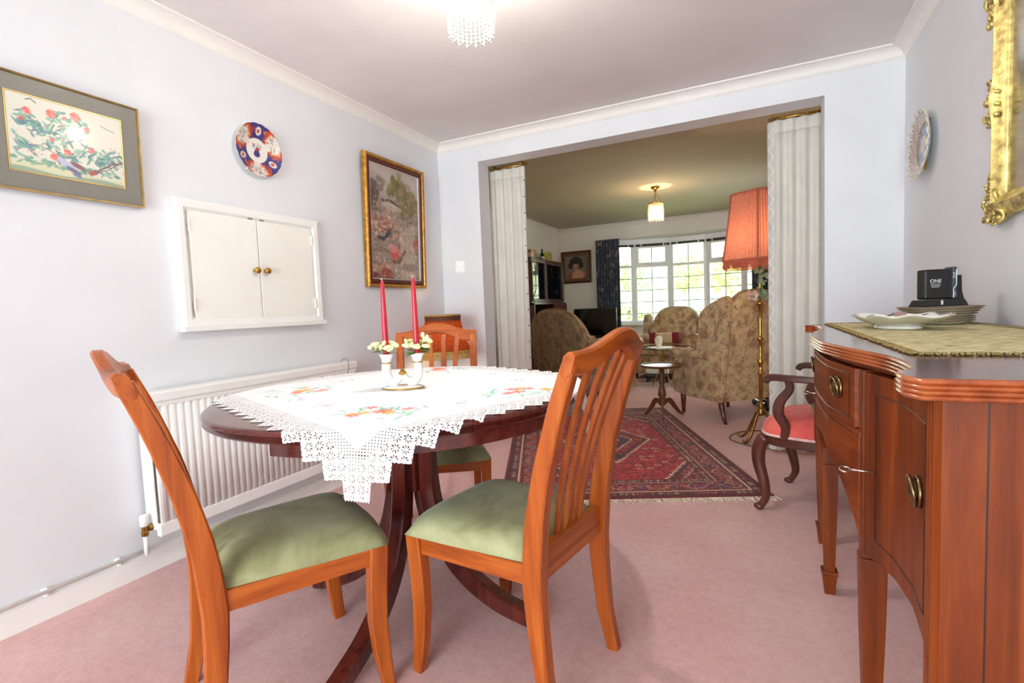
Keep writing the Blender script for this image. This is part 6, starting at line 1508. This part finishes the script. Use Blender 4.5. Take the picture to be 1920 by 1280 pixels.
bm = B(); tube(bm, [(-.13, 0, .59), (.13, 0, .59)], .002, 6); tube(bm, [(0, -.13, .59), (0, .13, .59)], .002, 6); tube(bm, [(0, 0, .34), (.03, 0, .40), (.03, 0, .52), (0, 0, .59)], .002, 6); obj('shade_carrier', bm, M['old_brass'], tl)

# ---------------------------------------------------------------- carver chair with pink seat
cr = thing('carver_chair', 'dark wooden carver chair with a pink velvet seat, beyond the sideboard', 'chair', (2.4355, -.566, 0), math.atan2(.327, -.945) - PI / 2)
# local +y faces; front legs at x = +-.237, y = 0
for s in (-1, 1):
    pts = smooth_pts([(s * .232, -.010, .375), (s * .232, .020, .315), (s * .236, .022, .24), (s * .240, -.002, .15), (s * .242, -.012, .08), (s * .241, .004, .035), (s * .239, .022, .014)], 5); n = len(pts)
    bm = B(); tube(bm, pts, [float(np.interp(i / n, [0, .25, .45, .75, .92, 1], [.033, .032, .026, .017, .016, .017])) for i in range(n)], 12); ball(bm, (s * .239, .022, .016), .022, 12, 8, (1, 1.15, .72)); obj('cabriole_leg', bm, M['dark_z'], cr, smooth=True)
    bm = B(); bar(bm, smooth_pts([(s * .190, -.52, 0.0), (s * .188, -.47, .16), (s * .188, -.44, .36), (s * .190, -.45, .50), (s * .195, -.50, .70), (s * .198, -.56, .92)], 5), .034, .036, up=(0, 1, 0), round_=.3); obj('rear_leg_post', bm, M['dark_z'], cr, autosmooth=.5)
    pts = smooth_pts([(s * .262, -.105, .385), (s * .266, -.110, .44), (s * .268, -.080, .50), (s * .268, -.088, .56), (s * .268, -.128, .62), (s * .268, -.125, .66)], 5)
    bm = B(); bar(bm, pts, .028, [float(q) for q in np.interp(np.linspace(0, 1, len(pts)), [0, .25, .5, .8, 1], [.036, .040, .046, .036, .032])], up=(0, 1, 0), round_=.3); obj('arm_support', bm, M['dark_z'], cr, autosmooth=.6)
    pts = smooth_pts([(s * .266, -.022, .648), (s * .266, -.030, .664), (s * .266, -.060, .674), (s * .266, -.16, .672), (s * .245, -.34, .668), (s * .200, -.495, .680)], 5)
    bm = B(); bar(bm, pts, .034, [float(q) for q in np.interp(np.linspace(0, 1, len(pts)), [0, .2, .5, 1], [.026, .034, .032, .028])], round_=.4); obj('arm', bm, M['dark_y'], cr, autosmooth=.6)
bm = B(); outl = []
for k in range(40):
    a = 2 * PI * k / 40; x = .268 * math.copysign(abs(math.cos(a)) ** .45, math.cos(a)); y = -.205 + .235 * math.copysign(abs(math.sin(a)) ** .5, math.sin(a)); x *= 1 - .12 * max(0, -(y + .205) / .235); outl.append((x, y))
loft(bm, [[(x * k, -.205 + (y + .205) * k, z) for x, y in outl] for z, k in ((.335, .96), (.345, 1.0), (.378, 1.0), (.384, .985))]); obj('seat_rail', bm, M['dark_x'], cr, autosmooth=.5)
bm = B(); loft(bm, [[(x * k, -.205 + (y + .205) * k, z) for x, y in outl] for z, k in ((.382, .985), (.400, 1.005), (.425, 1.0), (.447, .95), (.463, .86), (.474, .70), (.481, .45), (.484, .15))]); obj('seat', bm, M['pink_velvet'], cr, smooth=True)
bm = B(); tube(bm, [(x * 1.004, -.205 + (y + .205) * 1.004, .388) for x, y in outl], .0075, 6, loop=True); obj('braid', bm, M['pink_braid'], cr, smooth=True)
bm = B(); bar(bm, smooth_pts([(-.215, -.56, .90), (-.10, -.575, .945), (0, -.58, .955), (.10, -.575, .945), (.215, -.56, .90)], 5), .028, .06, round_=.3); obj('crest_rail', bm, M['dark_x'], cr, autosmooth=.6)
bm = B(); bar(bm, [(0, -.455, .40), (0, -.49, .66), (0, -.57, .93)], .11, .014, up=(0, 1, 0), round_=.3); obj('splat', bm, M['dark_z'], cr)
gc = thing('green_cushion', 'green tasselled tapestry cushion lying on the pink seat of the carver chair', 'cushion', (2.665, -.665, .478), 1.2)
gc.location.z = .486
bm = B(); rg = random.Random(2)
for k in range(60):
    a, b_ = rg.uniform(0, 2 * PI), rg.uniform(-.2, 1.2); r_ = .072; ball(bm, (r_ * .8 * math.cos(a) * math.cos(b_ * .8), r_ * math.sin(a) * math.cos(b_ * .8), .022 + .075 * max(0, math.sin(b_))), rg.uniform(.018, .026), 8, 6)
for v in bm.verts: v.co.z = max(v.co.z, .0)
obj('cover', bm, plain('green_wool', (84, 112, 76), .95, var=.3, vs=40, bmp=.4, bs=200), gc, smooth=True)

# ---------------------------------------------------------------- persian rug
RO = np.array([1.065, -1.165]); RX = np.array([.921, .389]); RY = np.array([-.389, .921]); RW, RL = 1.47, 2.36
e_ = .0062; nu, nv = int(RW / e_), int(RL / e_); u = (np.arange(nu + 1) * e_)[:, None]; v = (np.arange(nv + 1) * e_)[None, :]
u = u + 0 * v; v = v + 0 * u; X, Y = u - RW / 2, v - RL / 2; ax_, ay = np.abs(X), np.abs(Y); ed = np.minimum(RW / 2 - ax_, RL / 2 - ay)
col = np.ones(u.shape + (3,)) * L3((172, 22, 34)); rgn = np.random.default_rng(5)
def put(m, rgb, k=1.0): 
    m_ = (np.clip(np.asarray(m, float), 0, 1) * k)[..., None]; col[:] = col * (1 - m_) + L3(rgb) * m_
def cells(sz, seed, ox=0, oy=0):
    i, j = np.floor((X + ox) / sz).astype(int), np.floor((Y + oy) / sz).astype(int)
    h_ = np.abs(np.sin(i * 12.9898 + j * 78.233 + seed) * 43758.5453) % 1
    fx_, fy_ = ((X + ox) / sz) % 1 - .5, ((Y + oy) / sz) % 1 - .5; return h_, fx_, fy_
# field: all over small motifs
put(rgn.random(u.shape) > .8, (196, 34, 40), .5); put(rgn.random(u.shape) > .975, (214, 180, 160), .8)
for sz, sd, pal, sh in ((.062, 1, [(66, 24, 44), (140, 18, 28), (206, 58, 56), (96, 40, 50)], 0), (.062, 4, [(216, 176, 154), (70, 24, 44), (196, 56, 48), (150, 20, 32)], .031), (.031, 7, [(60, 22, 38), (200, 44, 48), (110, 16, 26), (176, 90, 80)], .011)):
    h_, fx_, fy_ = cells(sz, sd, sh, sh * 1.3); d = np.abs(fx_) + np.abs(fy_); rr2 = np.hypot(fx_, fy_); aa = np.arctan2(fy_, fx_)
    for q, c_ in enumerate(pal):
        s_ = (h_ * len(pal)).astype(int) == q
        if q % 2 == 0: put(s_ & (np.abs(d - .30) < .085), c_, .9); put(s_ & (d < .10), pal[(q + 1) % len(pal)], .9)
        else: put(s_ & (rr2 < .20 + .14 * np.cos(aa * 4)), c_, .9)
def line_d(d, w_, c_): put(np.abs(d) < w_, c_, .95)
# central lozenge medallion with stepped outline
st_ = lambda q, s_: np.floor(q / s_) * s_
med = ax_ * 1.05 + st_(ay, .03) * .62
put(med < .34, (120, 18, 28), .55); line_d(med - .34, .008, (214, 192, 164)); line_d(med - .30, .010, (36, 28, 44)); line_d(med - .20, .007, (214, 190, 160)); put((med < .19) & (med > .10), (40, 34, 58), .8); put(med < .10, (170, 40, 44), .9); line_d(med - .10, .006, (214, 190, 160))
put((np.abs(ay - .42) < .05) & (ax_ < .09 - np.abs(ay - .42)), (44, 36, 60), .9)
# corner spandrels
sp = (RW / 2 - .30 - ax_) + (RL / 2 - .30 - st_(ay, .035)) * .62
put((sp < .20) & (ed > .29), (76, 18, 30), .55); line_d(np.where(ed > .29, sp - .20, 9), .008, (220, 200, 172)); line_d(np.where(ed > .29, sp - .17, 9), .009, (34, 26, 40)); line_d(np.where(ed > .29, sp - .10, 9), .006, (206, 170, 140))
# borders
def band(a0_, a1_, base, seed, sz, pal, k=.9):
    b_ = (ed >= a0_) & (ed < a1_); put(b_, base)
    al = np.where(RW / 2 - ax_ < RL / 2 - ay, Y, X); ac = (ed - a0_) / (a1_ - a0_) - .5; i = np.floor(al / sz).astype(int); f = (al / sz) % 1 - .5
    h_ = np.abs(np.sin(i * 12.99 + seed) * 43758.5) % 1; d = np.hypot(f, ac * (a1_ - a0_) / sz * 1.0); aa = np.arctan2(ac, f)
    for q, c_ in enumerate(pal):
        s_ = b_ & ((h_ * len(pal)).astype(int) == q); put(s_ & (d < .26 + .12 * np.cos(aa * 5 + q)), c_, k); put(s_ & (d < .12), pal[(q + 2) % len(pal)], k)
        put(s_ & (np.abs(np.abs(f) - .44) < .05) & (np.abs(ac) < .28), pal[(q + 1) % len(pal)], k)
band(.235, .29, (96, 14, 26), 3, .045, [(196, 160, 134), (150, 40, 44), (60, 54, 80), (206, 180, 150)])
band(.225, .235, (206, 182, 152), 1, 9, [(206, 182, 152)]); band(.095, .225, (116, 14, 28), 5, .105, [(60, 54, 108), (176, 56, 44), (190, 90, 70), (90, 100, 110), (50, 44, 86)])
w_ = (ed >= .095) & (ed < .225); al = np.where(RW / 2 - ax_ < RL / 2 - ay, Y, X); put(w_ & (np.abs((ed - .16) - .035 * np.sin(al * 2 * PI / .21)) < .006), (196, 130, 104), .8)
hs = rgn.random(u.shape); put(w_ & (hs > .93), (206, 176, 150), .8); put(w_ & (hs < .05), (34, 24, 36), .8)
band(.085, .095, (206, 182, 152), 1, 9, [(206, 182, 152)]); band(.030, .085, (84, 12, 24), 8, .042, [(190, 60, 50), (206, 176, 150), (50, 44, 74), (150, 34, 38)]); put(ed < .030, (112, 16, 28)); put((ed > .024) & (ed < .030), (34, 22, 30))
V3 = np.stack([RO[0] + u * RX[0] + v * RY[0], RO[1] + u * RX[1] + v * RY[1], .009 + .0012 * rgn.random(u.shape)], -1)
V3[0, :, 2] = V3[-1, :, 2] = .001; V3[:, 0, 2] = V3[:, -1, 2] = .001
rug = thing('persian_rug', 'red persian rug with dark border and cream fringe between dining area and sitting room', 'rug', (0, 0, 0))
np_mesh('pile', V3.reshape(-1, 3), grid_faces(nu + 1, nv + 1), M['rug'], rug, col.reshape(-1, 3), smooth=False)
rg = random.Random(6)
for end in (0, 1):
    bm = B()
    for k in range(260):
        f = RW * (k + rg.uniform(.1, .9)) / 260; b0 = RO + RX * f + RY * (RL if end else 0); d = RY * (1 if end else -1) + RX * rg.uniform(-.5, .5); l_ = rg.uniform(.03, .06)
        tube(bm, [(b0[0], b0[1], .005), (b0[0] + d[0] * l_ * .5, b0[1] + d[1] * l_ * .5, .006), (b0[0] + d[0] * l_, b0[1] + d[1] * l_, .0025)], .0026, 4)
    o = obj('fringe', bm, M['fringe'], rug); o['kind'] = 'stuff'
# ---------------------------------------------------------------- garden and hillside seen through the bay
bm = B(); box(bm, -30, 40, 5.6, 60, -.75, -.6); o = obj('lawn', bm, M['lawn']); o['kind'] = 'structure'
def leaves(c, r, n, size, m, rg, parent, squash=(1, 1, 1), stuff=True):
    V_, F_ = [], []
    for k in range(n):
        d = Vector((rg.gauss(0, 1), rg.gauss(0, 1), rg.gauss(0, 1))).normalized(); rr2 = r * (rg.uniform(.45, 1) ** .5) * (1 + .18 * math.sin(d.x * 5 + d.z * 4))
        p = Vector((c[0] + d.x * rr2 * squash[0], c[1] + d.y * rr2 * squash[1], c[2] + d.z * rr2 * squash[2]))
        a = Vector((rg.gauss(0, 1), rg.gauss(0, 1), rg.gauss(0, .6))).normalized(); b = a.cross(d + Vector((0, 0, .3))).normalized(); s = size * rg.uniform(.6, 1.3)
        i = len(V_); V_ += [p - a * s, p + b * s * .45, p + a * s, p - b * s * .45]; F_.append((i, i + 1, i + 2, i + 3))
    o = np_mesh('foliage', V_, F_, m, parent, smooth=False); o['kind'] = 'stuff'; return o
def bush(label, c, r, n, m, size=.06, sq=(1, 1, 1), seed=1):
    rg = random.Random(seed); t = thing('garden_bush', label, 'bush', (c[0], c[1], -.6), group='bushes outside the bay window')
    leaves((0, 0, c[2] + .6), r, n, size, m, rg, t, sq)
    for k in range(5):
        bm = B(); a = k * 1.26; tube(bm, smooth_pts([(.05 * math.cos(a), .05 * math.sin(a), .0), (.2 * r * math.cos(a), .2 * r * math.sin(a), (c[2] + .6) * .5), (.6 * r * sq[0] * math.cos(a), .6 * r * sq[1] * math.sin(a), c[2] + .6 + .2 * r)], 3), .015, 5); obj('branch', bm, M['bark'], t)
bush('bright green bush outside the leftmost visible window facet', (-.35, 7.4, .35), .85, 2600, M['foliage'], .06, (1.0, .8, 1.0), 1)
bush('low green bush outside, behind the navy bay curtain', (-2.9, 8.8, .5), 1.1, 1800, M['foliage_d'], .08, (1.1, .8, 1), 2)
bush('green bush outside the middle window facet behind the armchair back', (1.25, 7.7, .22), .62, 2400, M['foliage'], .05, (.9, .8, 1.0), 3)
bush('pale green bush outside below the pink lampshade', (3.0, 8.0, .40), .75, 1800, M['foliage_d'], .07, (.9, .8, 1.0), 4)
bush('low pinkish garden bush outside behind the bay armchair', (.35, 11.0, .0), .75, 1800, plain('pale_pink_garden_leaves', (216, 196, 180), .8, var=.2, vs=3), .06, (1.2, .8, .8), 5)
def tree(label, c, h, r, n, m, seed, size=.1, nbr=9):
    rg = random.Random(seed); t = thing('garden_tree', label, 'tree', (c[0], c[1], -.6), group='trees outside the bay window')
    bm = B(); tube(bm, smooth_pts([(0, 0, 0), (.05, .02, h * .3), (-.03, .05, h * .55), (.04, 0, h * .8)], 4), [.09 * (1 - .8 * k / 12) for k in range(13)], 8); obj('trunk', bm, M['bark'], t, smooth=True)
    for k in range(nbr):
        a = k * 2.4; z0 = h * (.35 + .45 * k / nbr); L_ = r * rg.uniform(.7, 1.05); e = Vector((L_ * math.cos(a), L_ * math.sin(a), z0 + L_ * .75)); bm = B()
        tube(bm, smooth_pts([(0, 0, z0), tuple(e * .5 + Vector((0, 0, z0 * .52))), tuple(e)], 4), [.03 * (1 - .8 * q / 8) for q in range(9)], 6); b_ = obj('branch', bm, M['bark'], t, smooth=True)
        o = leaves(tuple(e), r * .45, n // nbr, size, m, rg, b_)
    return t
tree('thin yellow leaved tree outside, right of the middle window facet', (2.15, 11.2, 0), 3.3, 1.25, 1100, M['foliage_y'], 3, .05)
tree('round green tree at the far end of the garden, left of the bay', (-9, 40, 0), 4.5, 2.4, 2000, M['foliage_d'], 6, .18)
tree('pale green tree at the far end of the garden, behind the second window facet', (-1.5, 44, 0), 4.2, 2.4, 2000, M['foliage'], 7, .18)
# hillside: a long slope with woods
nx_, ny_ = 120, 50; xs = np.linspace(-260, 300, nx_)[:, None]; ys = np.linspace(60, 420, ny_)[None, :]
f = np.clip((ys - 70) / 260, 0, 1); z = -6 + 52 * (f * f * (3 - 2 * f)) * (.8 + .2 * np.sin(xs * .018 + 1)) + 1.3 * np.sin(xs * .11 + ys * .07) + .9 * np.sin(xs * .23 - ys * .19) + .0 * xs
V4 = np.stack([xs + 0 * ys, ys + 0 * xs, z], -1).reshape(-1, 3); o = np_mesh('hills', V4, grid_faces(nx_, ny_), M['hill']); o['kind'] = 'structure'
